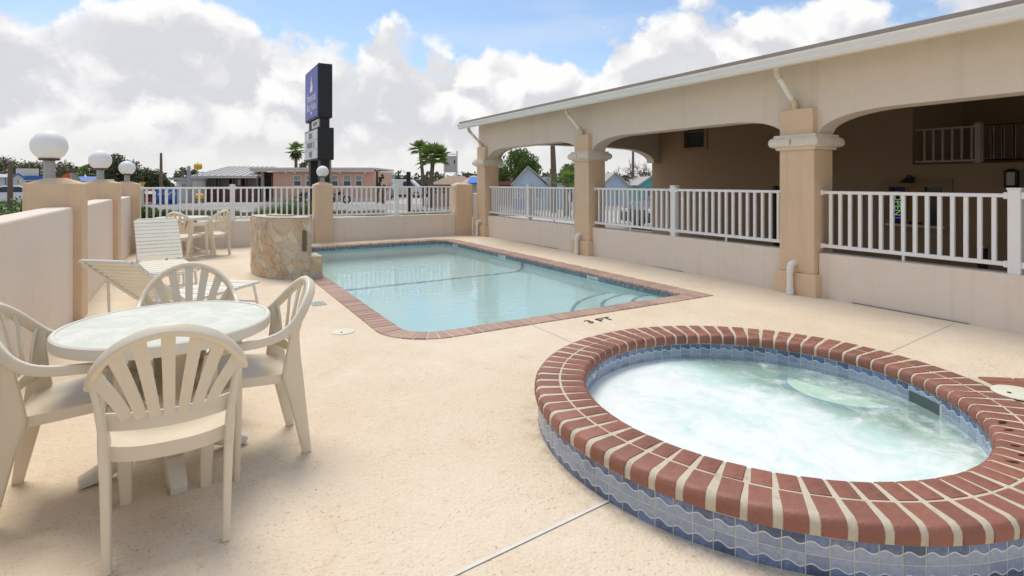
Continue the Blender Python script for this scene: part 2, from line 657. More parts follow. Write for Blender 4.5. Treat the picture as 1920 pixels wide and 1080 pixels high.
def tile_material():
    """glazed blue tile: a wavy white line parts a dark and a light half (painted pattern of the tile itself)"""
    m = bpy.data.materials.new('blue_wave_tile')
    m.use_nodes = True
    t = m.node_tree
    b = t.nodes['Principled BSDF']
    b.inputs['Roughness'].default_value = 0.22
    tc = N(t, 'ShaderNodeTexCoord')
    co = tc.outputs['Object']
    sp = N(t, 'ShaderNodeSeparateXYZ')
    L(t, co, sp.inputs[0])
    wav = math_n(t, 'MULTIPLY', math_n(t, 'SINE', math_n(t, 'MULTIPLY', sp.outputs[0], 2 * PI / 0.0755)), 0.0075)
    dz = math_n(t, 'SUBTRACT', math_n(t, 'SUBTRACT', sp.outputs[2], wav), 0.002)
    oi = N(t, 'ShaderNodeObjectInfo')
    adv = N(t, 'ShaderNodeVectorMath', operation='ADD')
    L(t, co, adv.inputs[0])
    L(t, oi.outputs['Location'], adv.inputs[1])
    n = N(t, 'ShaderNodeTexNoise')
    n.inputs['Scale'].default_value = 55
    n.inputs['Detail'].default_value = 5
    n.inputs['Roughness'].default_value = 0.75
    L(t, adv.outputs[0], n.inputs['Vector'])
    n2 = N(t, 'ShaderNodeTexNoise')
    n2.inputs['Scale'].default_value = 4.0
    n2.inputs['Detail'].default_value = 6
    n2.inputs['Roughness'].default_value = 0.7
    L(t, adv.outputs[0], n2.inputs['Vector'])
    light = mixc(t, smooth(t, n.outputs[0], 0.3, 0.7), (0.29, 0.36, 0.48), (0.42, 0.49, 0.58))
    dark = mixc(t, smooth(t, n.outputs[0], 0.3, 0.7), (0.075, 0.12, 0.235), (0.17, 0.23, 0.36))
    k = math_n(t, 'MULTIPLY_ADD', oi.outputs['Random'], 0.9, 0.6)
    kk = N(t, 'ShaderNodeCombineXYZ')
    for i in range(3):
        L(t, k, kk.inputs[i])
    dark = mixc(t, 1.0, dark, kk.outputs[0], 'MULTIPLY')
    light = mixc(t, math_n(t, 'MULTIPLY', smooth(t, oi.outputs['Random'], 0.45, 0.0), 0.5), light, (0.15, 0.20, 0.34))
    c = mixc(t, smooth(t, dz, -0.0005, 0.0005), light, dark)
    line = smooth(t, math_n(t, 'ABSOLUTE', dz), 0.0030, 0.0018)
    c = mixc(t, math_n(t, 'MULTIPLY', line, 0.95), c, (0.72, 0.75, 0.74))
    # lime scale
    lime = smooth(t, n2.outputs[0], 0.56, 0.76)
    c = mixc(t, math_n(t, 'MULTIPLY', lime, 0.55), c, (0.52, 0.53, 0.50))
    L(t, c, b.inputs['Base Color'])
    L(t, math_n(t, 'MULTIPLY_ADD', lime, 0.5, 0.22), b.inputs['Roughness'])
    return m


def mosaic_material():
    m = bpy.data.materials.new('blue_waterline_mosaic')
    m.use_nodes = True
    t = m.node_tree
    b = t.nodes['Principled BSDF']
    b.inputs['Roughness'].default_value = 0.25
    co = N(t, 'ShaderNodeTexCoord').outputs['Object']
    v = N(t, 'ShaderNodeTexVoronoi')
    v.inputs['Scale'].default_value = 28
    v.inputs['Randomness'].default_value = 0.25
    L(t, co, v.inputs['Vector'])
    sp = N(t, 'ShaderNodeSeparateColor')
    L(t, v.outputs['Color'], sp.inputs[0])
    c = mixc(t, sp.outputs[0], (0.13, 0.18, 0.22), (0.32, 0.37, 0.40))
    L(t, c, b.inputs['Base Color'])
    return m


m_deck, m_water, m_foam, m_tile, m_mosaic = deck_material(), water_material(), foam_material(), tile_material(), mosaic_material()
m_plaster = M('aqua_pool_plaster', (0.66, 0.91, 0.905), 0.8, var=(1.2, 0.04), alt=(0.71, 0.93, 0.925), altscale=0.7)
m_spaplaster = M('pale_spa_plaster', (0.88, 0.92, 0.78), 0.8, var=(2, 0.06))
m_bluetrim = M('dark_blue_trim_tile', (0.12, 0.22, 0.36), 0.3, var=(25, 0.25))
m_steptrim = M('pale_blue_step_tile', (0.24, 0.40, 0.52), 0.3, var=(25, 0.2))
m_grout = M('grey_grout', (0.62, 0.61, 0.54), 0.9, var=(25, 0.12))
m_joint = M('white_joint_sealant', (0.74, 0.71, 0.64), 0.8, var=(12, 0.12))
m_lid = M('cream_plastic_lid', (0.76, 0.72, 0.58), 0.5, var=(8, 0.05))
m_ink = M('black_stencil_paint', (0.04, 0.035, 0.03), 0.8, alt=(0.3, 0.24, 0.17), altscale=60, altlo=0.6)
m_plaque = M('white_plaque', (0.75, 0.76, 0.72), 0.4)
m_ground = M('pale_lot_concrete', (0.50, 0.46, 0.40), 0.9, var=(0.6, 0.10), alt=(0.42, 0.39, 0.34), altscale=0.12, bump=(30, 0.004))
m_asphalt = M('worn_street_surface', (0.30, 0.285, 0.26), 0.9, var=(0.8, 0.12), alt=(0.36, 0.345, 0.32), altscale=0.2)
m_drive = M('stained_drive_concrete', (0.30, 0.265, 0.225), 0.9, var=(1.4, 0.15), alt=(0.24, 0.21, 0.18), altscale=0.5)
m_soil = M('dry_grass_soil', (0.20, 0.17, 0.10), 0.95, var=(2, 0.2), alt=(0.13, 0.15, 0.06), altscale=1.2)

ZG = -0.30                                          # lot and street lie a little lower than the pool deck
DX0, DX1, DY0, DY1 = -1.02, 6.64, -5.0, 13.05

# ------------------------------------------------------------------ ground
g = MB()
for x0, x1, y0, y1 in ((-900, -1.2, -900, 900), (7.0, 900, -900, 900), (-1.2, 7.0, -900, -5.2), (-1.2, 7.0, 13.2, 900)):
    g.add([(x0, y0, ZG), (x1, y0, ZG), (x1, y1, ZG), (x0, y1, ZG)], [(0, 1, 2, 3)])
put('ground', g, m_ground, kind='structure')


def strip(name, d0, d1, p0, p1, z, mat, kind='structure'):
    """ground strip across the view direction, between two depths"""
    a = [place(p0, d0), place(p1, d0), place(p1, d1), place(p0, d1)]
    lat0, lat1 = (p0 - 960) / FPX * d0, (p1 - 960) / FPX * d0
    q = [Fv * d + Rv * l for d, l in ((d0, lat0), (d0, lat1), (d1, lat1), (d1, lat0))]
    return put(name, MB().add([(x, y, z) for x, y in q], [(0, 1, 2, 3)]), mat, kind=kind)


strip('street', 32.5, 42.0, -3500, 4200, ZG + 0.004, m_asphalt)
strip('verge', 27.0, 30.5, -1200, 1010, ZG + 0.004, m_soil)
put('driveway', MB().add([(7.0, -8, ZG + .004), (16, -8, ZG + .004), (16, 17, ZG + .004), (7.0, 17, ZG + .004)], [(0, 1, 2, 3)]), m_drive, kind='structure')


# ------------------------------------------------------------------ pool outline
def rounded(x0, x1, y0, y1, radii, step=0.05):
    """counter-clockwise outline starting at the near left; radii: near left, near right, far right, far left"""
    cs = ((x0, y0, PI, 1, 1), (x1, y0, 1.5 * PI, -1, 1), (x1, y1, 0, -1, -1), (x0, y1, 0.5 * PI, 1, -1))
    pts = []
    for (x, y, a0, sx, sy), r in zip(cs, radii):
        if r < 1e-4:
            pts.append((x, y))
            continue
        k = max(6, int(r * PI / 2 / step))
        for i in range(k + 1):
            a = a0 + PI / 2 * i / k
            pts.append((x + sx * r + r * math.cos(a), y + sy * r + r * math.sin(a)))
    return pts


RAD = (0.33, 0.0, 0.30, 0.30)
inner = rounded(PX0, PX1, PY0, PY1, RAD)
outer = rounded(PX0 - CW, PX1 + CW, PY0 - CW, PY1 + CW, [r + CW if r else 0 for r in RAD])
mid_hole = rounded(PX0 - CW / 2, PX1 + CW / 2, PY0 - CW / 2, PY1 + CW / 2, [r + CW / 2 if r else 0 for r in RAD])


def sheet(name, loops, z, mat, parent=None, kind=None):
    bm = bmesh.new()
    ed = []
    for lp in loops:
        vs_ = [bm.verts.new((x, y, z)) for x, y in lp]
        ed += [bm.edges.new((vs_[i], vs_[(i + 1) % len(vs_)])) for i in range(len(vs_))]
    bmesh.ops.triangle_fill(bm, use_beauty=True, use_dissolve=False, edges=ed, normal=(0, 0, 1))
    for f_ in bm.faces:
        if f_.normal.z < 0:
            f_.normal_flip()
    me = bpy.data.meshes.new(name)
    bm.to_mesh(me)
    bm.free()
    return put(name, me, mat, parent, kind=kind)


spa_hole = [(SPA[0] + 1.12 * math.cos(2 * PI * k / 48), SPA[1] + 1.12 * math.sin(2 * PI * k / 48)) for k in range(48)]
deck = sheet('pool_deck', [[(DX0, DY0), (DX1, DY0), (DX1, DY1), (DX0, DY1)], mid_hole, spa_hole], 0.0, m_deck, kind='structure')


def joint(a, b, w, parent):
    a, b = Vector((*a, 0)), Vector((*b, 0))
    n_ = (b - a).normalized().cross(Vector((0, 0, 1))) * w / 2
    put('joint', MB().add([(*(a - n_)[:2], .004), (*(b - n_)[:2], .004), (*(b + n_)[:2], .004), (*(a + n_)[:2], .004)], [(0, 3, 2, 1)]), m_joint, parent)


joint((SPA[0] - 1.27, 1.835), (-1.0, 1.62), 0.016, deck)
joint((SPA[0], SPA[1] + 1.29), (SPA[0] + 0.02, PY0 - CW - .005), 0.008, deck)
joint((SPA[0] + 1.27, 2.19), (6.49, 2.395), 0.008, deck)
# hairline gap along the foot of the arcade wall
for a_, b_ in (((6.605, 10.9), (6.585, 9.2)), ((6.605, 6.6), (6.585, 5.9)), ((6.59, 3.4), (6.585, 2.3))):
    put('crack', MB().add([(a_[0] - .012, a_[1], .004), (b_[0] - .004, b_[1], .004), (b_[0] + .014, b_[1], .004), (a_[0] + .01, a_[1], .004)], [(0, 1, 2, 3)]), m_ink, deck)


def lettering(name, text, size, mat, loc, rot, parent=None, extrude=0.001, align='CENTER', sx=1.0):
    cu = bpy.data.curves.new(name, 'FONT')
    cu.body, cu.size, cu.extrude, cu.align_x, cu.align_y = text, size, extrude, align, 'CENTER'
    cu.resolution_u = 2
    tmp = bpy.data.objects.new('tmp', cu)
    COL.objects.link(tmp)
    bpy.context.view_layer.update()
    me = bpy.data.meshes.new_from_object(tmp.evaluated_get(bpy.context.evaluated_depsgraph_get()))
    bpy.data.objects.remove(tmp)
    me.name = name
    me.materials.clear()
    me.materials.append(mat)
    o = bpy.data.objects.new(name, me)
    COL.objects.link(o)
    o.parent = parent
    o.location = wl(parent, *loc) if parent is not None else loc
    o.rotation_euler = rot
    o.scale = (sx, 1, 1)
    return o


lettering('depth_lettering', '3 FT', 0.16, m_ink, (3.56, 4.27, .005), (0, 0, 0), deck, sx=1.15)
nd = MB()
for i in range(3):
    for j in range(3):
        nd.box(1.20 + i * .052, 1.247 + i * .052, 6.40 + j * .075, 6.468 + j * .075, 0.0, 0.006)
sgn = put('marker_tile', nd, M('grey_green_marker_tile', (0.40, 0.44, 0.38), 0.5, var=(30, 0.4)), deck)
lid = thing('skimmer_lid', 'round cream plastic skimmer lid set into the deck left of the pool', 'lid', (1.235, 5.17, 0.0))
put('cover', MB().lathe([(0, .0105), (.095, .0105), (.105, .007), (.108, 0)], 32), m_lid, lid, local=True, smooth=True)
put('finger_hole', MB().lathe([(0, .0135), (.010, .0135), (.011, .0105)], 12, (-.025, -.05, 0)), m_dark, lid, local=True)

# ------------------------------------------------------------------ pool
pool = thing('swimming_pool', 'rectangular swimming pool of pale turquoise water edged with faded red bricks', 'pool', (3.5, 8.5, 0))
bas = MB()
n_ = len(inner)
bas.add([(x, y, -0.005) for x, y in inner] + [(x, y, -1.75) for x, y in inner], [(i, i + n_, (i + 1) % n_ + n_, (i + 1) % n_) for i in range(n_)])
put('basin_wall', bas, m_plaster, pool)
fl = []
for x, y in inner:
    fl.append((x, y, -1.0 - 0.0))
put('basin_floor', MB().add([(PX0 - .05, PY0 - .05, -.92), (PX1 + .05, PY0 - .05, -.92), (PX1 + .05, 8.6, -1.05), (PX0 - .05, 8.6, -1.05),
                             (PX1 + .05, PY1 + .05, -1.65), (PX0 - .05, PY1 + .05, -1.65)], [(0, 1, 2, 3), (3, 2, 4, 5)]), m_plaster, pool)
bd = MB()
ins = rounded(PX0 + .004, PX1 - .004, PY0 + .004, PY1 - .004, [max(0, r - .004) for r in RAD])
bd.add([(x, y, -.012) for x, y in ins] + [(x, y, -.19) for x, y in ins], [(i, i + n_, (i + 1) % n_ + n_, (i + 1) % n_) for i in range(n_)])
put('tile_band', bd, m_mosaic, pool)
# blue line across the floor where it starts to fall, and up the side walls
put('floor_stripe', MB().box(PX0 + .02, PX1 - .25, 8.55, 8.63, -1.062, -1.040), m_bluetrim, pool)
sp_ = MB()
pth = [(PX1 - .26, -1.043), (PX1 - .16, -1.03), (PX1 - .08, -.97), (PX1 - .03, -.86), (PX1 - .008, -.70), (PX1 - .008, -.19)]
sp_.sweep([(x, 8.59, z) for x, z in pth], [(-.04, -.004), (.04, -.004), (.04, .004), (-.04, .004)], (-.7, 0, .7))
put('wall_stripe', sp_, m_bluetrim, pool)
for k_, (r_, z_) in enumerate(((1.45, -.72), (1.08, -.50), (.70, -.28))):
    def arc_(r, z, cx=PX1 - .003, cy=PY0 + .003):
        return [(cx - r * math.sin(a), cy + r * math.cos(a), z) for a in np.linspace(0, PI / 2, 15)]
    q = [(x, y) for x, y, z in arc_(r_, 0)]
    put('step', MB().prism([(PX1 - .003, PY0 + .003)] + q, -1.0, z_), m_plaster, pool)
    put('step_edge', MB().sweep(arc_(r_ - .03, z_ + .002), [(-.024, -.004), (.024, -.004), (.024, .004), (-.024, .004)], (0, 0, 1)), m_steptrim, pool)


def brick_mesh(name, w_in, w_out, length, prof, mat):
    """prof: (y outward, z) section; the width runs from w_in at y=0 to w_out at y=length"""
    mb = MB()
    n = len(prof)
    v = []
    for s in (-1, 1):
        for y, z in prof:
            f = min(1.0, max(0.0, y / length))
            v.append((s * (w_in + (w_out - w_in) * f) / 2, y, z))
    fs = [tuple(range(n)), tuple(reversed(range(n, 2 * n)))] + [((i + 1) % n, i, n + i, n + (i + 1) % n) for i in range(n)]
    mb.add(v, fs)
    me = mb.mesh(name, bevel=0.003, seg=1)
    me.materials.append(mat)
    return me


cop_prof = [(-.018, -.045), (-.026, -.028), (-.024, -.010), (-.014, .004), (.004, .011), (CW, .011), (CW, -.045)]
b_str = brick_mesh('coping_brick', .090, .090, CW, cop_prof, m_pbrick)


def lay(me, x, y, ang, name='brick'):
    """ang: direction of the outward normal; local +y points outward"""
    inst(name, me, pool, wl(pool, x, y, random.uniform(-.0025, .0015)), (random.uniform(-.006, .006), 0, ang - PI / 2 + random.uniform(-.012, .012)))


PITCH = 0.104
mort_prof = [(-.014, -.044), (-.018, -.012), (-.004, .004), (.006, .0065), (CW - .002, .0065), (CW - .002, -.044)]


def mortar_run(pts_norms, closed=False):
    mb = MB()
    m_ = len(mort_prof)
    v = []
    for (x, y), (nx, ny) in pts_norms:
        v += [(x + nx * o, y + ny * o, z) for o, z in mort_prof]
    f_ = []
    for i in range(len(pts_norms) - 1):
        for k in range(m_):
            l = (k + 1) % m_
            f_.append((i * m_ + k, i * m_ + l, (i + 1) * m_ + l, (i + 1) * m_ + k))
    mb.add(v, f_)
    put('mortar', mb, m_mortar, pool)


def straight(p, q, ang):
    p, q = np.array(p), np.array(q)
    ln = np.linalg.norm(q - p)
    k = max(1, round(ln / PITCH))
    for i in range(k):
        c = p + (q - p) * ((i + .5) / k)
        lay(b_str, c[0], c[1], ang)
    nn = (math.cos(ang), math.sin(ang))
    mortar_run([(tuple(p), nn), (tuple(q), nn)])


def corner(cx, cy, r, a0):
    k = max(3, round((r + CW * .55) * PI / 2 / PITCH))
    th = PI / 2 / k
    me = brick_mesh('coping_brick_wedge', th * r - .010, th * (r + CW) - .015, CW, cop_prof, m_pbrick)
    for i in range(k):
        a = a0 + th * (i + .5)
        lay(me, cx + r * math.cos(a), cy + r * math.sin(a), a)
    mortar_run([((cx + r * math.cos(a), cy + r * math.sin(a)), (math.cos(a), math.sin(a))) for a in np.linspace(a0, a0 + PI / 2, 14)])


straight((PX0 + .33, PY0), (PX1 + CW, PY0), -PI / 2)
straight((PX1, PY0 + .005), (PX1, PY1 - .30), 0)
straight((PX1 - .30, PY1), (PX0 + .30, PY1), PI / 2)
straight((PX0, PY1 - .30), (PX0, PY0 + .33), PI)
corner(PX0 + .33, PY0 + .33, .33, PI)
corner(PX1 - .30, PY1 - .30, .30, 0)
corner(PX0 + .30, PY1 - .30, .30, PI / 2)
for y_, s_ in ((11.55, '5 FT'), (9.35, '4 FT'), (6.55, '3 FT')):
    pl_ = put('depth_plaque', MB().box(PX1 - .012, PX1 - .004, y_ - .13, y_ + .13, -.085, -.012), m_plaque, pool)
    lettering('depth_lettering', s_, .075, m_ink, (PX1 - .0135, y_, -.047), (PI / 2, 0, -PI / 2), pl_)
water = sheet('pool_water', [[(x, y) for x, y in rounded(PX0, PX1, PY0, PY1, RAD)]], -.085, m_water, kind='structure')

# ------------------------------------------------------------------ raised spa
spa = thing('hot_tub', 'round raised spa of blue wave tiles with a double ring of red bricks', 'hot tub', (*SPA, 0))
ZB, ZT = 0.152, 0.225


def pol(r, a, z=0.0):
    return (r * math.cos(a), r * math.sin(a), z)


# masonry shell: outside wall, inside wall down to the floor
put('shell', MB().lathe([(R_WALL - .0010, -.02), (R_WALL - .0010, ZB), (R_IN + .0105, ZB), (R_IN + .0105, -.02)], 120), m_grout, spa, local=True, smooth=True)
put('basin', MB().lathe([(R_IN + .012, .002), (R_IN + .012, -.22), (.62, -.25), (.60, -.50), (0, -.50)], 72), m_spaplaster, spa, local=True, smooth=True)
# mortar ring between the bricks
put('mortar', MB().lathe([(R_IN + .012, ZB), (R_IN + .004, ZT - .045), (R_IN + .006, ZT - .028), (R_IN + .016, ZT - .012), (R_IN + .034, ZT - .004), (R_OUT - .036, ZT - .003), (R_OUT - .017, ZT - .010), (R_OUT - .006, ZT - .027), (R_OUT - .004, ZT - .045), (R_OUT - .007, ZB + .002)], 140),
    m_mortar, spa, local=True, smooth=True)
NB = 71
RM = 1.166


def nose(y0, y1, nose_at_end):
    """section of a bull-nosed brick: flat top, one rounded end"""
    zt, zb = ZT, ZB + .004
    a = [(y0, zb), (y1, zb)]
    if nose_at_end:
        return [(y0, zb), (y0, zt), (y1 - .034, zt), (y1 - .014, zt - .008), (y1 - .002, zt - .026), (y1, zt - .045), (y1 - .004, zb)][::-1]
    return [(y0 + .004, zb), (y0, zt - .045), (y0 + .002, zt - .026), (y0 + .014, zt - .008), (y0 + .034, zt), (y1, zt), (y1, zb)][::-1]


def section_brick(name, w, prof, mat):
    mb = MB()
    n = len(prof)
    v = [(s * w / 2, y, z) for s in (-1, 1) for y, z in prof]
    mb.add(v, [tuple(range(n)), tuple(reversed(range(n, 2 * n)))] + [((i + 1) % n, i, n + i, n + (i + 1) % n) for i in range(n)])
    me = mb.mesh(name, bevel=0.0022, seg=1)
    for p in me.polygons:
        p.use_smooth = True
    me.set_sharp_from_angle(angle=math.radians(38))
    me.materials.append(mat)
    return me


bo = section_brick('outer_ring_brick', .083, nose(RM + .006, R_OUT, True), m_brick)
bi = section_brick('inner_ring_brick', .077, nose(R_IN, RM - .006, False), m_brick)
for k in range(NB):
    a = 2 * PI * (k + .35) / NB
    for me in (bo, bi):
        inst('brick', me, spa, (0, 0, random.uniform(-.002, .001)), (0, 0, a - PI / 2 + random.uniform(-.003, .003)))
# splashed water drying on the bricks at the right
m_wet = M('wet_brick', (0.13, 0.028, 0.018), 0.12, var=(40, .2), spec=.5)
for k in (54, 55, 56, 57, 58, 59):
    for _ in range(2):
        a = 2 * PI * (k + .35) / NB + random.uniform(-.012, .012)
        r = random.choice((random.uniform(1.06, 1.13), random.uniform(1.20, 1.24)))
        ln, wd = random.uniform(.018, .042), random.uniform(.006, .013)
        q = []
        for j in range(10):
            b = 2 * PI * j / 10
            f_ = random.uniform(.65, 1.2)
            q.append((r * math.cos(a) + ln * f_ * math.cos(b) * math.cos(a + .5) - wd * f_ * math.sin(b) * math.sin(a + .5),
                      r * math.sin(a) + ln * f_ * math.cos(b) * math.sin(a + .5) + wd * f_ * math.sin(b) * math.cos(a + .5), ZT + .0022))
        put('wet_patch', MB().add(q, [tuple(range(10))]), m_wet, spa, local=True)
# tiles
TS, TG = .0735, .0775


def tile_mesh(name, h):
    me = MB().box(-TS / 2, TS / 2, -.004, .004, -h / 2, h / 2).mesh(name, bevel=.0012, seg=1)
    me.materials.append(m_tile)
    return me


t_full, t_half = tile_mesh('wave_tile', .072), tile_mesh('half_tile', .036)
NO = round(2 * PI * R_WALL / TG)
for k in range(NO):
    a = 2 * PI * k / NO
    for z, flip in ((.114, 0), (.038, 1)):
        inst('tile', t_full, spa, pol(R_WALL - .004, a, z), (0, PI if flip else 0, a - PI / 2 + random.uniform(-.01, .01)))
NI = round(2 * PI * R_IN / TG)
SK0, SK1 = math.radians(-31), math.radians(-21)        # skimmer mouth
for k in range(NI):
    a = 2 * PI * k / NI
    dg = (math.degrees(a) + 180) % 360 - 180
    if not -68 < dg < 136:
        continue
    mouth = SK0 < math.radians(dg) < SK1
    if mouth:
        inst('tile', t_half, spa, pol(R_IN + .012, a, .132), (0, 0, a + PI / 2))
        continue
    for z, flip in ((.114, 0), (.038, 1)):
        inst('tile', t_full, spa, pol(R_IN + .012, a, z), (0, PI if flip else 0, a + PI / 2))
am = (SK0 + SK1) / 2
mth = MB()
for (r0, r1, z0, z1) in ((R_IN + .0085, R_IN + .0095, -.06, .112),):
    ps = [pol(r0, a) for a in np.linspace(SK0 - .02, SK1 + .02, 8)]
    mth.add([(x, y, z0) for x, y, _ in ps] + [(x, y, z1) for x, y, _ in ps], [(i, i + 1, i + 9, i + 8) for i in range(7)])
put('skimmer_mouth', mth, M('skimmer_throat_shade', (.09, .12, .12), .3), spa, local=True)  # flat dark sheet; the shade of the throat lies in its colour
rj = pol(R_IN - .001, math.radians(122), .105)
put('jet_fitting', MB().tube([pol(R_IN + .012, math.radians(122), .105), pol(R_IN + .002, math.radians(122), .105)], [.020, .018], 14), m_lid, spa, local=True)
# step under the water by the far wall
sa = math.radians(5)
sc_ = Vector(pol(R_IN + .02, sa))
arcp = [(sc_.x + .40 * math.cos(sa + PI + b), sc_.y + .40 * math.sin(sa + PI + b)) for b in np.linspace(-1.35, 1.35, 18)]
put('underwater_step', MB().prism(arcp, -.24, -.03), m_spaplaster, spa, local=True)
put('step_edge', MB().sweep([(x, y, -.027) for x, y in [(sc_.x + .37 * math.cos(sa + PI + b), sc_.y + .37 * math.sin(sa + PI + b)) for b in np.linspace(-1.33, 1.33, 22)]],
                            [(-.028, -.004), (.028, -.004), (.028, .004), (-.028, .004)], (0, 0, 1)), m_bluetrim, spa, local=True)
# brick pad with the skimmer lid on the side away from the pool
pa = math.radians(-37)
u_, w_ = Vector((math.cos(pa), math.sin(pa), 0)), Vector((-math.sin(pa), math.cos(pa), 0))
pm = MB()


def padq(a0, a1, b0, b1, z0, z1):
    c = [u_ * a + w_ * b for a, b in ((a0, b0), (a1, b0), (a1, b1), (a0, b1))]
    pm.add([(p.x, p.y, z0) for p in c] + [(p.x, p.y, z1) for p in c], [(3, 2, 1, 0), (4, 5, 6, 7), (0, 1, 5, 4), (1, 2, 6, 5), (2, 3, 7, 6), (3, 0, 4, 7)])


padq(R_OUT - .10, R_OUT + .412, -.272, .272, -.01, ZT - .009)
put('pad_core', pm, m_mortar, spa, local=True)
pb = MB().box(-.092, .092, -.041, .041, ZT - .05, ZT).mesh('pad_brick', bevel=.004, seg=1)
pb.materials.append(m_brick)
for i in range(2):
    for j in range(6):
        c = u_ * (R_OUT + .115 + i * .198 + (.03 if j in (2, 3) else 0)) + w_ * (-.225 + j * .09)
        inst('brick', pb, spa, (c.x, c.y, random.uniform(-.002, .001)), (0, 0, pa + random.uniform(-.01, .01)))
slid = thing('skimmer_lid', 'round cream skimmer lid on the brick edge of the raised spa', 'lid', (SPA[0] + (u_ * 1.372).x, SPA[1] + (u_ * 1.372).y, ZT + .003))
put('cover', MB().lathe([(0, .006), (.108, .006), (.118, .003), (.121, -.002)], 36), m_lid, slid, local=True, smooth=True)
for q in (-.06, .06):
    put('finger_hole', MB().lathe([(0, .009), (.010, .009), (.011, .006)], 10, (q, -q * .4, 0)), m_dark, slid, local=True)
# bubbling water: a disc that heaves
wv, wf = [], []
NR_, NA_ = 46, 150
from mathutils import noise as mnoise
for i in range(NR_ + 1):
    for j in range(NA_):
        r = (R_IN + .010) * i / NR_
        x, y = r * math.cos(2 * PI * j / NA_), r * math.sin(2 * PI * j / NA_)
        e = max(0, 1 - (i / NR_) ** 4)
        h_ = .009 * mnoise.fractal(Vector((x * 5, y * 5, 3.1)), 1.0, 2.0, 4) + .030 * math.exp(-((x + .15) ** 2 + (y - .66) ** 2) / .016)
        wv.append((x, y, .048 + h_ * e))
for i in range(NR_):
    for j in range(NA_):
        k = (j + 1) % NA_
        wf.append((i * NA_ + j, (i + 1) * NA_ + j, (i + 1) * NA_ + k, i * NA_ + k))
sw = put('spa_water', MB().add([(x + SPA[0], y + SPA[1], z) for x, y, z in wv], wf), m_foam, kind='structure', smooth='all')


def on_x(px, py, X):
    """where the bearing of column px meets the plane x=X: (y, z)"""
    d = Fv + Rv * ((px - 960) / FPX)
    t = X / d[0]
    return float(t * d[1]), float(EYE - (py - HOR) / FPX * t)


# ------------------------------------------------------------------ walls and pillars round the pool
def wall_box(name, label, x0, x1, y0, y1, h, cat='wall', z0=-.3):
    o = put(name, MB().box(x0, x1, y0, y1, z0, h), m_wall, bevel=.018, seg=3)
    return tag(o, label, cat)


def pillar(label, x0, x1, y0, y1, h, peak=.05, group='tan pillars of the pool wall'):
    t = thing('pillar', label, 'pillar', ((x0 + x1) / 2, (y0 + y1) / 2, 0), group=group)
    put('shaft', MB().box(x0, x1, y0, y1, -.3, h), m_tan, t, bevel=.012)
    e = .004
    cx, cy = (x0 + x1) / 2, (y0 + y1) / 2
    put('top', MB().frustum((x0 + e, x1 - e, y0 + e, y1 - e), (cx - .07, cx + .07, cy - .07, cy + .07), h - .003, h + peak), m_tan, t, bevel=.006)
    return t


pillar('nearest tall tan pillar of the left wall, carrying the largest globe lamp', -1.39, -.93, 6.95, 7.32, 1.385, .055)
pillar('middle tan pillar of the left wall, behind the lounger', -1.39, -.93, 10.28, 10.65, 1.385, .055)
pillar('tan corner pillar where the left wall meets the back fence', -1.30, -.84, 13.02, 13.42, 1.36, .05)
pillar('tan pillar in the middle of the back fence behind the stone fountain', 2.48, 2.88, 12.98, 13.36, 1.335, .06)
pillar('tan pillar at the right end of the back fence', 6.02, 6.48, 12.98, 13.36, 1.335, .05)
wall_box('garden_wall', 'nearest pinkish stretch of the left wall, beside the round table', -1.22, -1.0, -5.0, 6.96, 1.15)
wall_box('garden_wall', 'pinkish stretch of the left wall between the two globe lamp pillars', -1.22, -1.0, 7.31, 10.29, 1.14)
wall_box('garden_wall', 'farthest pinkish stretch of the left wall, behind the upright lounger', -1.20, -.98, 10.64, 13.03, 1.12)
wall_box('low_wall', 'low pinkish back wall behind the far table and stone fountain', -.845, 2.485, 13.05, 13.26, .56)
wall_box('low_wall', 'low pinkish back wall beyond the far end of the pool', 2.875, 6.025, 13.05, 13.26, .56)
wall_box('low_wall', 'short higher wall between the corner pillar and the end column', 6.50, 6.74, 12.79, 13.02, 1.10)


def globe_lamp(label, x, y, zp, zc, r):
    t = thing('globe_lamp', label, 'lamp', (x, y, zp), group='white globe lamps on the pillars')
    c = zc - zp
    put('stem', MB().lathe([(0, -.03), (.05, -.03), (.047, c - r * .93), (0, c - r * .93)], 18), m_grey, t, local=True, smooth=True)
    put('collar', MB().lathe([(.048, c - r * 1.0), (.085, c - r * .96), (.092, c - r * .86), (.0, c - r * .84)], 20), m_bronze, t, local=True, smooth=True)
    pr = [(r * math.sin(a), c - r * math.cos(a)) for a in np.linspace(.42, PI, 20)]
    put('globe', MB().lathe(pr, 32), m_globe, t, local=True, smooth='all')


globe_lamp('largest white globe lamp, on the nearest pillar of the left wall', -1.215, 7.12, 1.435, 1.765, .152)
globe_lamp('white globe lamp on the middle pillar of the left wall', -1.175, 10.45, 1.435, 1.735, .150)
globe_lamp('white globe lamp on the corner pillar at the far end of the left wall', -1.06, 13.22, 1.405, 1.675, .142)
globe_lamp('small white globe lamp on the middle pillar of the back fence', 2.68, 13.17, 1.39, 1.64, .135)

# ------------------------------------------------------------------ white fences
BAL = MB().box(-.018, .018, -.018, .018, 0, .625).mesh('baluster', bevel=.003, seg=1)
BAL.materials.append(m_white)


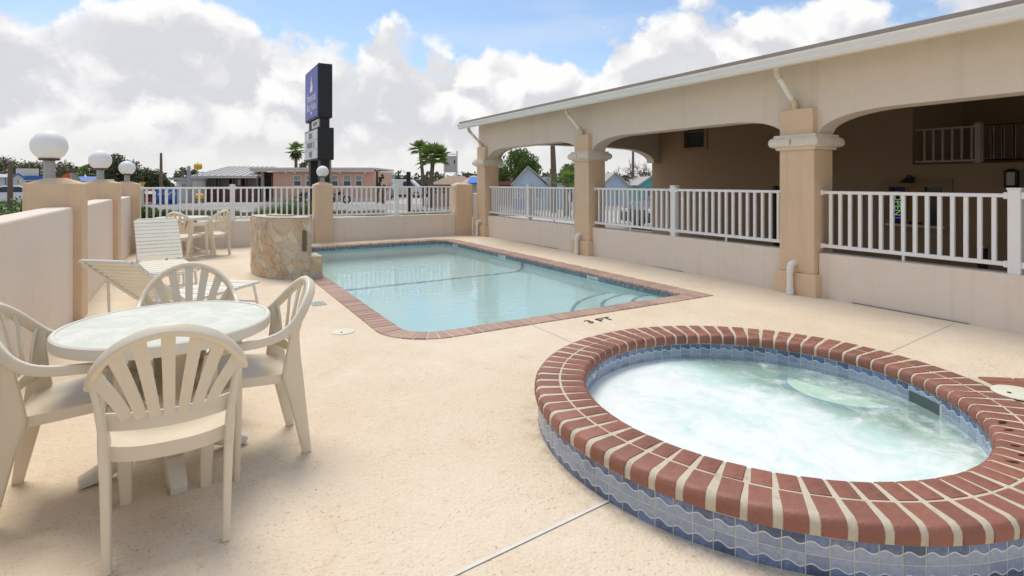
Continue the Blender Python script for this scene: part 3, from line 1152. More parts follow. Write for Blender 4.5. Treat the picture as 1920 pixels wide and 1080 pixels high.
def fence(label, axis, c, a0, a1, posts, zw=.555, group='white baluster fences round the pool', zr=0.0, mat=None, pitch=.1143):
    """axis 'x' or 'y': the direction the fence runs in; c: the other coordinate"""
    P = (lambda a, o, z: (a, c + o, z)) if axis == 'x' else (lambda a, o, z: (c + o, a, z))
    t = thing('fence', label, 'fence', P((a0 + a1) / 2, 0, zw), group=group)

    def bar(name, s0, s1, w, z0, z1, bev=.006):
        p, q = P(s0, -w / 2, z0), P(s1, w / 2, z1)
        return put(name, MB().box(min(p[0], q[0]), max(p[0], q[0]), min(p[1], q[1]), max(p[1], q[1]), z0, z1), mat or m_white, t, bevel=bev)
    cuts = [a0] + [v for p in posts for v in (p - .047, p + .047)] + [a1]
    for i in range(0, len(cuts), 2):
        s0, s1 = cuts[i], cuts[i + 1]
        bar('top_rail', s0, s1, .062, 1.252 + zr, 1.290 + zr, .010)
        bar('bottom_rail', s0, s1, .052, .600 + zr, .642 + zr)
        k = max(1, round((s1 - s0) / pitch) - 1)
        st = (s1 - s0) / (k + 1)
        for j in range(k):
            x, y, z = P(s0 + st * (j + 1), 0, .634 + zr)
            o = inst('baluster', BAL, t, wl(t, x, y, z))
            if mat:
                o.material_slots[0].link = 'OBJECT'
                o.material_slots[0].material = mat
        for e, sg in ((s0, 1), (s1, -1)):
            for z0, z1 in ((1.238, 1.302), (.590, .652)):
                bar('bracket', min(e, e + sg * .035), max(e, e + sg * .035), .078, z0 + zr, z1 + zr, .006)
        mid = (s0 + s1) / 2
        bar('foot', mid - .012, mid + .012, .024, zw - .002, .601 + zr, .003)
    for p in posts:
        bar('post', p - .0475, p + .0475, .095, zw - .002, 1.325 + zr, .004)
        bar('post_cap', p - .056, p + .056, .112, 1.3255 + zr, 1.345 + zr, .008)
    return t


fence('white baluster fence on the back wall, left of the middle pillar', 'x', 13.12, -.842, 2.482, [.803])
fence('white baluster fence on the back wall beyond the pool, right of the middle pillar', 'x', 13.12, 2.878, 6.022, [4.44])

# ------------------------------------------------------------------ covered drive with arches
XA = 6.62                                            # face of the arch wall
COLY = [12.575, 8.36, 4.03, -.28, -4.55]
arc = thing('arcade', 'beige stucco arcade with tan columns, arches and white gutter', 'arcade', (6.75, 4.0, 0))
SH = .225


def arch_z(y, lo, hi, spring=1.985, crown=2.235, run=.85):
    e = min(y - lo, hi - y)
    if e <= 0:
        return spring
    if e >= run:
        return crown
    k = 1 - e / run
    return spring + (crown - spring) * math.sqrt(max(0, 1 - k ** 2.1))


def arch_mesh(axis, c0, c1, segs, ztop):
    """segs: list of (lo, hi, is_opening) along the axis; extruded between c0 and c1"""
    ys = []
    for lo, hi, op in segs:
        if op:
            ls = sorted(set(list(np.linspace(lo, lo + .9, 22)) + list(np.linspace(hi - .9, hi, 22)) + list(np.linspace(lo + .9, hi - .9, 5))))
            ys += [(y, arch_z(y, lo, hi, *op)) for y in ls]
        else:
            ys += [(lo, segs_low), (hi, segs_low)]
    mb = MB()
    Q = (lambda a, o, z: (o, a, z)) if axis == 'y' else (lambda a, o, z: (a, o, z))
    v = []
    for y, z in ys:
        v += [Q(y, c0, z), Q(y, c0, ztop), Q(y, c1, ztop), Q(y, c1, z)]
    f_ = []
    for i in range(len(ys) - 1):
        if abs(ys[i + 1][0] - ys[i][0]) < 1e-6 and abs(ys[i + 1][1] - ys[i][1]) < 1e-6:
            continue
        a, b = i * 4, i * 4 + 4
        f_ += [(a, b, b + 1, a + 1), (a + 1, b + 1, b + 2, a + 2), (a + 2, b + 2, b + 3, a + 3), (a + 3, b + 3, b, a)]
    f_ += [(0, 1, 2, 3), tuple(len(v) - 4 + q for q in (3, 2, 1, 0))]
    mb.add(v, f_)
    return mb


segs_low = 1.985
OP = (1.985, 2.235, .85)
sg_ = [(-5.2, COLY[4] + SH, None)]
for i in (4, 3, 2, 1):
    sg_.append((COLY[i] + SH, COLY[i - 1] - SH, OP))
    sg_.append((COLY[i - 1] - SH, COLY[i - 1] + SH + (.09 if i == 1 else 0), None))
put('arch_wall', arch_mesh('y', XA, XA + .30, sg_, 2.93), m_beam, arc, smooth=25)
# arch across the far end of the drive
sg2 = [(6.93, 7.05, None), (7.05, 12.60, (2.0, 2.43, 1.5)), (12.60, 12.80, None)]
segs_low = 2.0
put('end_arch', arch_mesh('x', 12.44, 12.74, sg2, 2.90), m_beam, arc, smooth=25)
put('end_gable', MB().prism_y([(6.93, 2.901), (12.79, 2.901), (12.79, 4.30), (6.93, 3.06)], 12.45, 12.73), m_beam, arc)
segs_low = 1.985


def column(yc):
    a, b = yc - SH, yc + SH
    c = put('column', MB().box(6.52, 6.93, a, b, .27, 1.80), m_tan, arc, bevel=.012)
    put('plinth', MB().box(6.475, 6.975, a - .045, b + .045, -.02, .272), m_tan, c, bevel=.014)
    # capital: bull-nosed plaster slab over a thin fillet
    mb = MB()
    pf = [(.0, 1.798), (.030, 1.799), (.032, 1.828), (.060, 1.832), (.085, 1.850), (.096, 1.885), (.090, 1.925), (.068, 1.950), (.050, 1.954), (.048, 1.986), (-.02, 1.987)]
    rings = []
    for o, z in pf:
        rings.append([(6.52 - o, a - o, z), (6.93 + o, a - o, z), (6.93 + o, b + o, z), (6.52 - o, b + o, z)])
    v = [p for r in rings for p in r]
    f_ = [(i * 4 + k, i * 4 + (k + 1) % 4, i * 4 + 4 + (k + 1) % 4, i * 4 + 4 + k) for i in range(len(pf) - 1) for k in range(4)]
    f_ += [(3, 2, 1, 0), tuple(len(v) - 4 + q for q in range(4))]
    cp = put('capital', MB().add(v, f_), m_cap, c, smooth=35)
    put('crack', MB().add([(6.4235, yc + .02, 1.862), (6.4225, yc + .008, 1.90), (6.4285, yc + .016, 1.93), (6.427, yc + .03, 1.93), (6.4215, yc + .024, 1.90), (6.422, yc + .032, 1.862)], [(0, 1, 4, 5), (1, 2, 3, 4)]), m_casing_crack, c)
    put('upper_block', MB().box(6.525, XA + .02, a + .02, b + .0, 1.975, 2.31), m_tan, c, bevel=.01)
    # rainwater pipe from the gutter into the block, and its outlet at the foot
    dp = put('downspout', MB().tube([(6.19, yc + .05, 2.80), (6.195, yc + .05, 2.74), (6.22, yc + .05, 2.70), (6.51, yc + .05, 2.43), (6.565, yc + .05, 2.385), (6.575, yc + .05, 2.30)], .034, 10), m_gut, arc, smooth=True)
    put('pipe_joint', MB().tube([(6.193, yc + .05, 2.775), (6.20, yc + .05, 2.735), (6.245, yc + .05, 2.672)], .040, 10), MATS['aged_pipe'], dp, smooth=True)
    put('pipe_joint', MB().tube([(6.50, yc + .05, 2.445), (6.562, yc + .05, 2.39), (6.573, yc + .05, 2.315)], .040, 10), MATS['aged_pipe'], dp, smooth=True)
    yo = yc + .02
    dr = put('drain_pipe', MB().tube([(6.53, yo, .385), (6.47, yo, .385), (6.435, yo, .36), (6.425, yo, .32), (6.425, yo, .0)], .036, 12), m_gut, arc, smooth=True)
    put('pipe_joint', MB().tube([(6.425, yo, .085), (6.425, yo, .004)], .044, 12), m_gut, dr, smooth=True)
    put('pipe_joint', MB().tube([(6.455, yo, .378), (6.436, yo, .362), (6.426, yo, .315), (6.425, yo, .275)], .042, 12), m_gut, dr, smooth=True)
    return c


m_casing_crack = M('capital_crack', (.30, .25, .19), .9)  # darker tone of the cracks drawn on the capitals
M('aged_pipe', (0.66, 0.58, 0.40), 0.5, var=(12, .12))
for yc in COLY:
    column(yc)
# low walls and fences in the bays
names = {0: 'far bay of the arcade, beside the end column', 1: 'middle bay of the arcade', 2: 'near right bay of the arcade', 3: 'bay at the right edge'}
for i in range(4):
    y1, y0 = COLY[i] - SH - .002, COLY[i + 1] + SH + .002
    wall_box('low_wall', 'low pinkish wall under the white fence in the ' + names[i], 6.60, 6.82, y0, y1, .535)
    pp = {0: 10.49, 1: 6.16, 2: 1.98, 3: -2.4}[i]
    fence('white baluster fence in the ' + names[i], 'y', 6.685, y0, y1, [pp], zw=.533)
# roof, gutter
m_roof = M('brown_roof_edge', (0.36, 0.30, 0.25), 0.9, var=(9, .15))
m_soffit = M('brown_soffit', (0.30, 0.24, 0.18), 0.9, var=(3, .1))
put('roof', MB().prism_y([(6.10, 2.915), (12.8, 4.35), (18.0, 4.45), (18.0, 4.58), (12.8, 4.50), (6.10, 2.965)], -6.2, 13.0), m_roof, arc)
put('soffit', MB().add([(6.165, -6.1, 2.895), (XA + .01, -6.1, 2.925), (XA + .01, 12.99, 2.925), (6.165, 12.99, 2.895)], [(3, 2, 1, 0)]), m_gut, arc)
put('fascia', MB().box(6.165, 6.185, -6.15, 12.995, 2.80, 2.914), m_gut, arc)
put('rake_board', MB().prism_y([(6.19, 2.82), (12.7, 4.22), (12.7, 4.34), (6.19, 2.912)], 12.975, 12.998), m_gut, arc)
gp_ = [(6.160, 2.905), (6.160, 2.785), (6.085, 2.785), (6.062, 2.815), (6.070, 2.85), (6.050, 2.885), (6.050, 2.905), (6.060, 2.905), (6.062, 2.888), (6.082, 2.85), (6.075, 2.818), (6.09, 2.795), (6.15, 2.795), (6.15, 2.905)]
put('gutter', MB().prism_y(gp_, -6.2, 13.02), m_gut, arc)
put('gutter_end_cap', MB().prism_y([(6.159, 2.787), (6.159, 2.904), (6.052, 2.904), (6.072, 2.85), (6.064, 2.815), (6.086, 2.787)], 13.021, 13.026), m_gut, arc)
for yy in np.arange(12.2, -6, -2.9):
    put('gutter_joint', MB().prism_y([(6.164, 2.781), (6.164, 2.906), (6.046, 2.906), (6.066, 2.85), (6.058, 2.815), (6.083, 2.781)], yy - .03, yy + .03), m_gut, arc)

# ------------------------------------------------------------------ motel behind the drive
m_motel = M('shaded_motel_stucco', (0.40, 0.275, 0.165), 0.9, var=(4, .06), bump=(40, .005))  # darker version of the beige stucco, with the roof's shade put into the colour
XB = 12.8
mot = thing('motel_building', 'shaded brown stucco motel front with a balcony under the covered drive', 'building', (XB, 4, ZG))


def holed_wall(axis, c0, c1, u0, u1, z0, z1, holes):
    """wall slab with rectangular openings (u0,u1,z0,z1), with reveals"""
    us = sorted({u0, u1} | {h[0] for h in holes} | {h[1] for h in holes})
    zs = sorted({z0, z1} | {h[2] for h in holes} | {h[3] for h in holes})
    mb = MB()
    Q = (lambda a, o, z: (o, a, z)) if axis == 'y' else (lambda a, o, z: (a, o, z))

    def hole(u, z):
        return any(h[0] < u < h[1] and h[2] < z < h[3] for h in holes)
    for i in range(len(us) - 1):
        for j in range(len(zs) - 1):
            if hole((us[i] + us[i + 1]) / 2, (zs[j] + zs[j + 1]) / 2):
                continue
            for c in (c0, c1):
                mb.add([Q(us[i], c, zs[j]), Q(us[i + 1], c, zs[j]), Q(us[i + 1], c, zs[j + 1]), Q(us[i], c, zs[j + 1])], [(0, 1, 2, 3)])
    for a, b, e, f_ in holes + [(u0, u1, z0, z1)]:
        for p, q in (((a, e), (b, e)), ((b, e), (b, f_)), ((b, f_), (a, f_)), ((a, f_), (a, e))):
            mb.add([Q(p[0], c0, p[1]), Q(q[0], c0, q[1]), Q(q[0], c1, q[1]), Q(p[0], c1, p[1])], [(0, 1, 2, 3)])
    return mb


wy1, wz1 = on_x(1284, 238, XB)
wy0, wz0 = on_x(1321, 275, XB)
oy1, oz1 = on_x(1668, 350, XB)
oy0, oz0 = on_x(1768, 424, XB)
by1, bz0 = on_x(1711, 309, XB)
dy1, _ = on_x(1449, 350, XB)
dy0, _ = on_x(1500, 350, XB)
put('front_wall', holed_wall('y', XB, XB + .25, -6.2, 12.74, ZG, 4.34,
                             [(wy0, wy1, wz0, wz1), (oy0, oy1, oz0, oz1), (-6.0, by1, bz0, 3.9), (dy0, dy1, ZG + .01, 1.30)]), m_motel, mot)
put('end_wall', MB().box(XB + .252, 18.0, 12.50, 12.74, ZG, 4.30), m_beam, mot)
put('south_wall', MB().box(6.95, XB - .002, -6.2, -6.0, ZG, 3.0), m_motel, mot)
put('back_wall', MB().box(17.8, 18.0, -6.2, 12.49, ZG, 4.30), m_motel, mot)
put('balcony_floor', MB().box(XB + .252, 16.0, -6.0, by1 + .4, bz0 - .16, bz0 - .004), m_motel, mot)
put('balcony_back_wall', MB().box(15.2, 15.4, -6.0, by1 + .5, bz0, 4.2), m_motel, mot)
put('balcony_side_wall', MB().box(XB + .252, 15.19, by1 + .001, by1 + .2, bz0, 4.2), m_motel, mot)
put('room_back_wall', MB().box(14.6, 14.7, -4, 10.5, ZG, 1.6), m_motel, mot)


def window_x(parent, X, y0, y1, z0, z1, fm, w=.07, proud=.03, mull=True, glass=None):
    """casing, sash and pane in a wall that faces -x"""
    fr = MB()
    for a, b, c, d in ((y0 - w, y1 + w, z1, z1 + w), (y0 - w, y1 + w, z0 - w, z0), (y0 - w, y0, z0, z1), (y1, y1 + w, z0, z1)):
        fr.box(X - proud, X + .02, a, b, c, d)
    wd = put('window', fr, fm, parent)
    if mull:
        put('sash', MB().box(X + .03, X + .06, y0, y1, z1 - (z1 - z0) * .28, z1 - (z1 - z0) * .24), fm, wd)
    put('pane', MB().box(X + .09, X + .10, y0, y1, z0, z1), glass or m_glass, wd)
    return wd


m_casing = M('brown_window_casing', (0.33, 0.22, 0.13), 0.7, var=(10, .1))
window_x(mot, XB, wy0, wy1, wz0, wz1, m_casing, .11)
ow = window_x(mot, XB, oy0, oy1, oz0, oz1, m_casing, .16, mull=False)
put('sill', MB().box(XB - .07, XB - .031, oy0 - .05, oy1 + .05, oz0 - .05, oz0 - .005), m_cap, ow)
for f_ in (.36, .68):
    yy = oy0 + (oy1 - oy0) * f_
    put('mullion', MB().box(XB + .03, XB + .08, yy - .02, yy + .02, oz0, oz1), m_casing, ow)
# curtains and clutter seen dimly through the office window
cur = MB()
for a0, a1 in ((.40, .66),):
    n2 = 16
    for i in range(n2):
        f0, f1 = a0 + (a1 - a0) * i / n2, a0 + (a1 - a0) * (i + 1) / n2
        ya, yb = oy0 + (oy1 - oy0) * f0, oy0 + (oy1 - oy0) * f1
        xa, xb = XB + .075 + .006 * (i % 2), XB + .075 + .006 * ((i + 1) % 2)
        cur.add([(xa, ya, oz0 + .05), (xb, yb, oz0 + .05), (xb, yb, oz1), (xa, ya, oz1)], [(0, 1, 2, 3)])
put('curtain', cur, M('ochre_curtain', (0.42, 0.27, 0.10), .8, var=(14, .3)), ow)
dr_ = put('door', MB().box(XB + .10, XB + .14, dy0 + .01, dy1 - .01, ZG + .01, 1.29), M('dark_brown_door', (.035, .025, .02), .4), mot)
put('handle', MB().tube([(XB + .095, dy1 - .12, .72), (XB + .06, dy1 - .12, .72), (XB + .06, dy1 - .24, .72)], .012, 8), m_grey, dr_)
put('push_bar', MB().box(XB + .05, XB + .098, dy0 + .08, dy1 - .08, .70, .74), m_grey, dr_)

# balcony railing
m_shw = M('shaded_white_railing', (0.50, 0.44, 0.37), .5, var=(6, .05))  # white rails, darkened in colour to show the balcony's shade
fence('white balcony railing darkened for shade in the dark upper opening of the motel', 'y', XB + .12, -5.9, by1 - .01, [on_x(1830, 300, XB)[0], on_x(1830, 300, XB)[0] - 2.6],
      zw=bz0 + .01, zr=bz0 - .53 - .03, group='balcony railing', mat=m_shw, pitch=.158)

# neon sign, lamps, bin
neo = thing('neon_sign', 'vertical green and purple neon OPEN sign in the office window', 'neon sign', (XB - .06, on_x(1686, 380, XB)[0], on_x(1686, 384, XB)[1]))
yn, zn = neo.location.y, neo.location.z
put('backing', MB().box(XB - .062, XB - .050, yn - .105, yn + .105, zn - .29, zn + .29), m_black, neo)
rp = [(XB - .068, yn + a, zn + b) for a, b in ((-.085, -.24), (-.05, -.27), (.05, -.27), (.085, -.24), (.085, .24), (.05, .27), (-.05, .27), (-.085, .24))]
put('outline_tube', MB().tube(rp, .009, 6, closed=True, up=(1, .1, .2)), M('purple_neon', (.2, .05, .6), .4, emit=((.22, .05, .85), .45)), neo)
lettering('lettering', 'OPEN', .19, M('green_neon', (.4, .8, .3), .4, emit=((.45, .85, .40), .18)), (XB - .070, yn + .005, zn), (PI / 2, PI / 2, -PI / 2), neo, extrude=.004, sx=.92)

ly, lz = on_x(1711, 337, XB)
gl_ = thing('wall_lamp', 'dark bronze downlight on the wall above the office window', 'lamp', (XB, ly, lz))
put('wall_plate', MB().box(-.03, 0, -.05, .05, -.06, .06), m_bronze, gl_, local=True, bevel=.005)
put('arm', MB().tube([(-.02, 0, .02), (-.10, 0, .09), (-.19, 0, .09), (-.24, 0, .03)], .014, 8), m_bronze, gl_, local=True)
put('shade', MB().lathe([(.02, .04), (.05, .02), (.15, -.06), (.145, -.065), (.045, .01)], 20, (-.24, 0, 0)), m_bronze, gl_, local=True, smooth=True)
ly, lz = on_x(1902, 333, XB)
lan = thing('wall_lantern', 'black square lantern with pale glass at the right of the office wall', 'lamp', (XB, ly, lz))
put('bracket', MB().box(-.06, 0, -.04, .04, -.05, .09), m_black, lan, local=True)
for sy_ in (-1, 1):
    for sx_ in (0, 1):
        lb = MB().box(-.20 + sx_ * .12, -.18 + sx_ * .12, sy_ * .075 - .012, sy_ * .075 + .012, -.14, .10)
        put('cage_bar', lb, m_black, lan, local=True)
put('roof', MB().frustum((-.22, -.05, -.105, .105), (-.15, -.11, -.03, .03), .10, .16), m_black, lan, local=True)
put('base', MB().frustum((-.19, -.07, -.07, .07), (-.21, -.055, -.095, .095), -.19, -.14), m_black, lan, local=True)
put('glass', MB().box(-.175, -.085, -.062, .062, -.139, .099), M('pale_lantern_glass', (.55, .52, .40), .3), lan, local=True)
bx, by = place(1842, 9.6)
bn = thing('ash_bin', 'dark square bin with a pale lid standing in the covered drive', 'bin', (bx, by, ZG + .004))
put('body', MB().frustum((-.055, .055, -.055, .055), (-.06, .06, -.06, .06), 0, hgt(461, 9.6) - ZG - .04), m_black, bn, local=True, bevel=.006)
hh_ = hgt(461, 9.6) - ZG
put('lid', MB().frustum((-.068, .068, -.068, .068), (-.06, .06, -.06, .06), hh_ - .039, hh_), m_grey, bn, local=True, bevel=.005)

# ------------------------------------------------------------------ stone-clad fountain
fp = [(.83, 9.36), (.835, 9.10), (.87, 8.86), (.95, 8.65), (1.06, 8.48), (1.20, 8.36), (1.35, 8.295), (1.52, 8.27)]
back = [(1.52, 8.62), (1.40, 8.66), (1.28, 8.76), (1.20, 8.92), (1.17, 9.10), (1.16, 9.36)]
fnt = thing('stone_fountain', 'waist-high curved fountain wall clad in tan and rust flagstones at the pool edge', 'fountain', (1.2, 8.7, 0))
m_fmort = M('sandy_fountain_mortar', (.60, .51, .37), .9, var=(14, .2), bump=(40, .006))
put('core', MB().prism(fp + back, -.02, .868), m_fmort, fnt)
put('cap', MB().prism([(x - .0, y) for x, y in fp + back], .869, .889), M('pale_flagstone_cap', (.62, .55, .42), .85, var=(7, .2), alt=(.48, .43, .33), altscale=5), fnt, bevel=.008)
put('upper_slab', MB().prism([(1.0, 9.0), (1.1, 8.72), (1.3, 8.6), (1.36, 8.66), (1.2, 8.85), (1.14, 9.1)], .890, .912), m_fmort, fnt, bevel=.006)
put('basin_block', MB().prism([(1.50, 8.20), (1.66, 8.20), (1.66, 8.62), (1.521, 8.62), (1.521, 8.262), (1.50, 8.262)], .0, .325), m_fmort, fnt)


def stone_mat():
    m = M('flagstone', (.42, .32, .20), .85, var=(9, .22), bump=(14, .018))
    t = m.node_tree
    oi = N(t, 'ShaderNodeObjectInfo')
    cr = N(t, 'ShaderNodeValToRGB')
    cr.color_ramp.interpolation = 'CONSTANT'
    cols = [(.63, .50, .32), (.58, .52, .41), (.67, .57, .40), (.61, .46, .30), (.57, .51, .40), (.70, .62, .46), (.58, .45, .28), (.63, .55, .42)]
    while len(cr.color_ramp.elements) < len(cols):
        cr.color_ramp.elements.new(.5)
    for i, c in enumerate(cols):
        cr.color_ramp.elements[i].position = i / len(cols)
        cr.color_ramp.elements[i].color = (*c, 1)
    L(t, oi.outputs['Random'], cr.inputs[0])
    n = N(t, 'ShaderNodeTexNoise')
    n.inputs['Scale'].default_value = 7
    n.inputs['Detail'].default_value = 7
    n.inputs['Roughness'].default_value = .7
    L(t, N(t, 'ShaderNodeTexCoord').outputs['Object'], n.inputs['Vector'])
    n3 = N(t, 'ShaderNodeTexNoise')
    n3.inputs['Scale'].default_value = 2.4
    n3.inputs['Detail'].default_value = 5
    L(t, N(t, 'ShaderNodeTexCoord').outputs['Object'], n3.inputs['Vector'])
    c = mixc(t, math_n(t, 'MULTIPLY', smooth(t, n3.outputs[0], .50, .66), .75), cr.outputs[0], (.50, .30, .14))
    c = mixc(t, math_n(t, 'MULTIPLY', smooth(t, n.outputs[0], .52, .72), .6), c, (.42, .27, .13))
    c = mixc(t, math_n(t, 'MULTIPLY', smooth(t, n.outputs[0], .46, .28), .8), c, (.66, .59, .46))
    L(t, c, t.nodes['Principled BSDF'].inputs['Base Color'])
    return m


m_stone = stone_mat()


def clip(poly, p, nrm):
    out = []
    for i in range(len(poly)):
        a, b = poly[i], poly[(i + 1) % len(poly)]
        da, db = np.dot(a - p, nrm), np.dot(b - p, nrm)
        if da <= 0:
            out.append(a)
        if da * db < 0:
            out.append(a + (b - a) * da / (da - db))
    return out


def stones(path, z0, z1, parent, size, t0=.012):
    P = [np.array(p) for p in path]
    seg = [np.linalg.norm(P[i + 1] - P[i]) for i in range(len(P) - 1)]
    Ln = sum(seg)
    n_st = max(2, int(Ln * (z1 - z0) / size ** 2))
    # irregular cells, stretched along a slant
    an, k1 = math.radians(-32), 1.55
    Rm = np.array([[math.cos(an), math.sin(an)], [-math.sin(an), math.cos(an)]])
    A = np.diag([1 / k1, 1]) @ Rm
    Ai = np.linalg.inv(A)
    S = []
    for _ in range(4000):
        q = np.array([rng.uniform(0, Ln), rng.uniform(z0, z1)])
        if all(np.linalg.norm(A @ (q - e)) > size * .42 for e in S):
            S.append(q)
        if len(S) >= n_st:
            break

    def at(s, o):
        s = min(max(s, 0), Ln)
        for i, q in enumerate(seg):
            if s <= q or i == len(seg) - 1:
                d = (P[i + 1] - P[i]) / q
                # blend the normals so that stones bend round the curve
                return P[i] + d * s + np.array([d[1], -d[0]]) * -o
            s -= q
    sign = 1
    for i, c in enumerate(S):
        poly = [A @ np.array(q) for q in ((0, z0), (Ln, z0), (Ln, z1), (0, z1))]
        ca = A @ c
        for j, e in enumerate(S):
            ea = A @ e
            if i != j and np.linalg.norm(ea - ca) < size * 4:
                poly = clip(poly, (ca + ea) / 2, ea - ca)
                if len(poly) < 3:
                    break
        poly = [Ai @ q for q in poly]
        if len(poly) < 3:
            continue
        cen = sum(poly) / len(poly)
        th = .004 + rng.uniform(.0, .010)
        lay_ = []
        for shrink, o in ((.0025, -.01), (.0025, th * .6), (.0085, th)):
            ring = []
            for q in poly:
                d = q - cen
                l = max(np.linalg.norm(d), 1e-4)
                p = cen + d * max(0.3, 1 - shrink / l)
                w = at(p[0], -o * sign)
                ring.append((w[0], w[1], p[1]))
            lay_.append(ring)
        k = len(poly)
        v = [p for r in lay_ for p in r]
        f_ = [(a * k + b, a * k + (b + 1) % k, (a + 1) * k + (b + 1) % k, (a + 1) * k + b) for a in range(2) for b in range(k)]
        f_.append(tuple(range(2 * k, 3 * k)))
        put('stone', MB().add(v, f_), m_stone, parent)


stones(fp, .0, .868, fnt, .125)
stones([(1.522, 8.27), (1.522, 8.62)], .33, .868, fnt, .15)
stones([(1.50, 8.199), (1.66, 8.199)], .0, .322, fnt, .12)
stones([(1.661, 8.20), (1.661, 8.62)], .015, .322, fnt, .14)
put('groove_strip', MB().box(1.40, 1.455, 8.245, 8.262, .40, .70), m_wood, fnt)  # dark strip on the face, its colour standing in for a shaded groove

# ------------------------------------------------------------------ plastic armchairs
def back_y(x, z):
    return -.195 - (z - .45) * .275 + 1.15 * x * x


RIM = [(.250, .215, .585), (.257, .15, .608), (.264, .06, .616), (.266, -.03, .622), (.262, -.105, .638), (.250, -.165, .672), (.226, -.212, .722),
       (.187, -.250, .774), (.136, -.281, .816), (.070, -.300, .846), (0, -.306, .857)]


def resample(p, k):
    """Catmull-Rom, k steps per span"""
    P = [Vector(q) for q in p]
    out = []
    for i in range(len(P) - 1):
        a, b, c, d = P[max(i - 1, 0)], P[i], P[i + 1], P[min(i + 2, len(P) - 1)]
        for j in range(k):
            t = j / k
            out.append(.5 * ((2 * b) + (c - a) * t + (2 * a - 5 * b + 4 * c - d) * t * t + (3 * b - a - 3 * c + d) * t ** 3))
    out.append(P[-1])
    return out


def rrect(a, b, r, n=3):
    pts = []
    for cx, cy, a0 in ((a - r, b - r, 0), (-a + r, b - r, PI / 2), (-a + r, -b + r, PI), (a - r, -b + r, 1.5 * PI)):
        pts += [(cx + r * math.cos(a0 + PI / 2 * i / n), cy + r * math.sin(a0 + PI / 2 * i / n)) for i in range(n + 1)]
    return pts


def make_chair(label, mat, group):
    t = thing('plastic_armchair', label, 'chair', group=group)
    full = RIM + [(-x, y, z) for x, y, z in RIM[-2::-1]]
    path = resample(full, 3)
    ups = [(p - Vector((0, -.06, .56))) for p in path]
    n = len(path)
    sc = []
    for i in range(n):
        e = abs(i / (n - 1) * 2 - 1)                    # 1 at the arm tips, 0 at the top
        sc.append((1.0 - .18 * e, 1.0 - .28 * e) if e < .97 else (.72, .55))
    put('arm_rim', MB().sweep(path, rrect(.025, .0150, .010), ups, sc), mat, t, local=True, smooth=True)
    # seven fan slats
    for i in range(7):
        u = (i - 3) / 3
        xb, zb = u * .135, .515
        ang = u * 1.02
        cx, cz = 0, .60
        # top on the inside of the rim
        tp = min(path, key=lambda p: abs(math.atan2(p.x, p.z - .585) - ang * 1.06) if p.y < -.13 else 9)
        pts = []
        for k in range(7):
            f_ = k / 6
            x = xb + (tp.x - xb) * (f_ ** (1.0 + .30 * abs(u)))
            z = zb + (tp.z - .012 - zb) * f_
            pts.append((x, back_y(x, z) + .004, z))
        pts[-1] = (tp.x, tp.y + .004, tp.z - .008)
        w = .0182
        put('slat', MB().sweep(pts, rrect(1, .0055, .003, 2), (0, -1, .2), [(w + .0050 * k / 6, 1) for k in range(7)]), mat, t, local=True, smooth=True)
    # lower back rail with a gap above the seat
    pts = [(x, back_y(x, .505) + .002, .505 + .10 * x * x) for x in np.linspace(-.208, .208, 13)]
    put('back_rail', MB().sweep(pts, rrect(.032, .0075, .005, 2), (0, -1, .17)), mat, t, local=True, smooth=True)
    # seat: dished, rolled front, short apron
    nx, ny = 14, 12
    top, bot = [], []
    for j in range(ny + 1):
        v = j / ny
        y = -.195 + v * .425
        hw = .192 + .052 * v - .03 * max(0, v - .86) / .14
        for i in range(nx + 1):
            u = i / nx * 2 - 1
            x = u * hw
            z = .418 + .020 * abs(u) ** 3 + .018 * v - .012 * math.cos(v * PI * .9) - .045 * max(0, (v - .82) / .18) ** 2
            yy = y - .018 * u * u * v + (.012 * u * u if v < .1 else 0)
            top.append((x, yy, z))
            bot.append((x * .985, yy * .985, z - .010))
    W = nx + 1
    mb = MB()
    o = len(top)
    fs = []
    for j in range(ny):
        for i in range(nx):
            a = j * W + i
            fs.append((a, a + 1, a + W + 1, a + W))
            fs.append((o + a + W, o + a + W + 1, o + a + 1, o + a))
    bd_ = list(range(nx + 1)) + [W * j + nx for j in range(1, ny + 1)] + [ny * W + i for i in range(nx - 1, -1, -1)] + [W * j for j in range(ny - 1, 0, -1)]
    vs_ = top + bot
    sk0 = len(vs_)
    vs_ = vs_ + [(vs_[a][0] * 1.005, vs_[a][1] * 1.005, vs_[a][2] - (.045 if vs_[a][1] > -.15 else .055)) for a in bd_]
    m_ = len(bd_)
    for k in range(m_):
        l = (k + 1) % m_
        fs.append((bd_[k], sk0 + k, sk0 + l, bd_[l]))
        fs.append((sk0 + k, o + bd_[k], o + bd_[l], sk0 + l))
    put('seat', mb.add(vs_, fs), mat, t, local=True, smooth=True)
    for s in (-1, 1):
        # front leg runs up into the arm
        put('leg', MB().sweep([(s * .255, .190, .602), (s * .256, .200, .520), (s * .254, .203, .430), (s * .254, .206, .30), (s * .250, .214, .0)],
                              rrect(.5, .5, .18, 2), (0, 1, 0), [(.026, .058), (.030, .070), (.036, .078), (.031, .062), (.026, .044)]), mat, t, local=True, smooth=True)
        # rear leg, raked back, carries the side of the back
        put('leg', MB().sweep([(s * .243, -.180, .684), (s * .226, -.180, .60), (s * .210, -.178, .50), (s * .204, -.176, .42), (s * .198, -.200, .30), (s * .188, -.252, .0)],
                              rrect(.5, .5, .18, 2), (0, 1, 0), [(.026, .040), (.026, .050), (.028, .075), (.036, .100), (.032, .078), (.028, .042)]), mat, t, local=True, smooth=True)
    return t


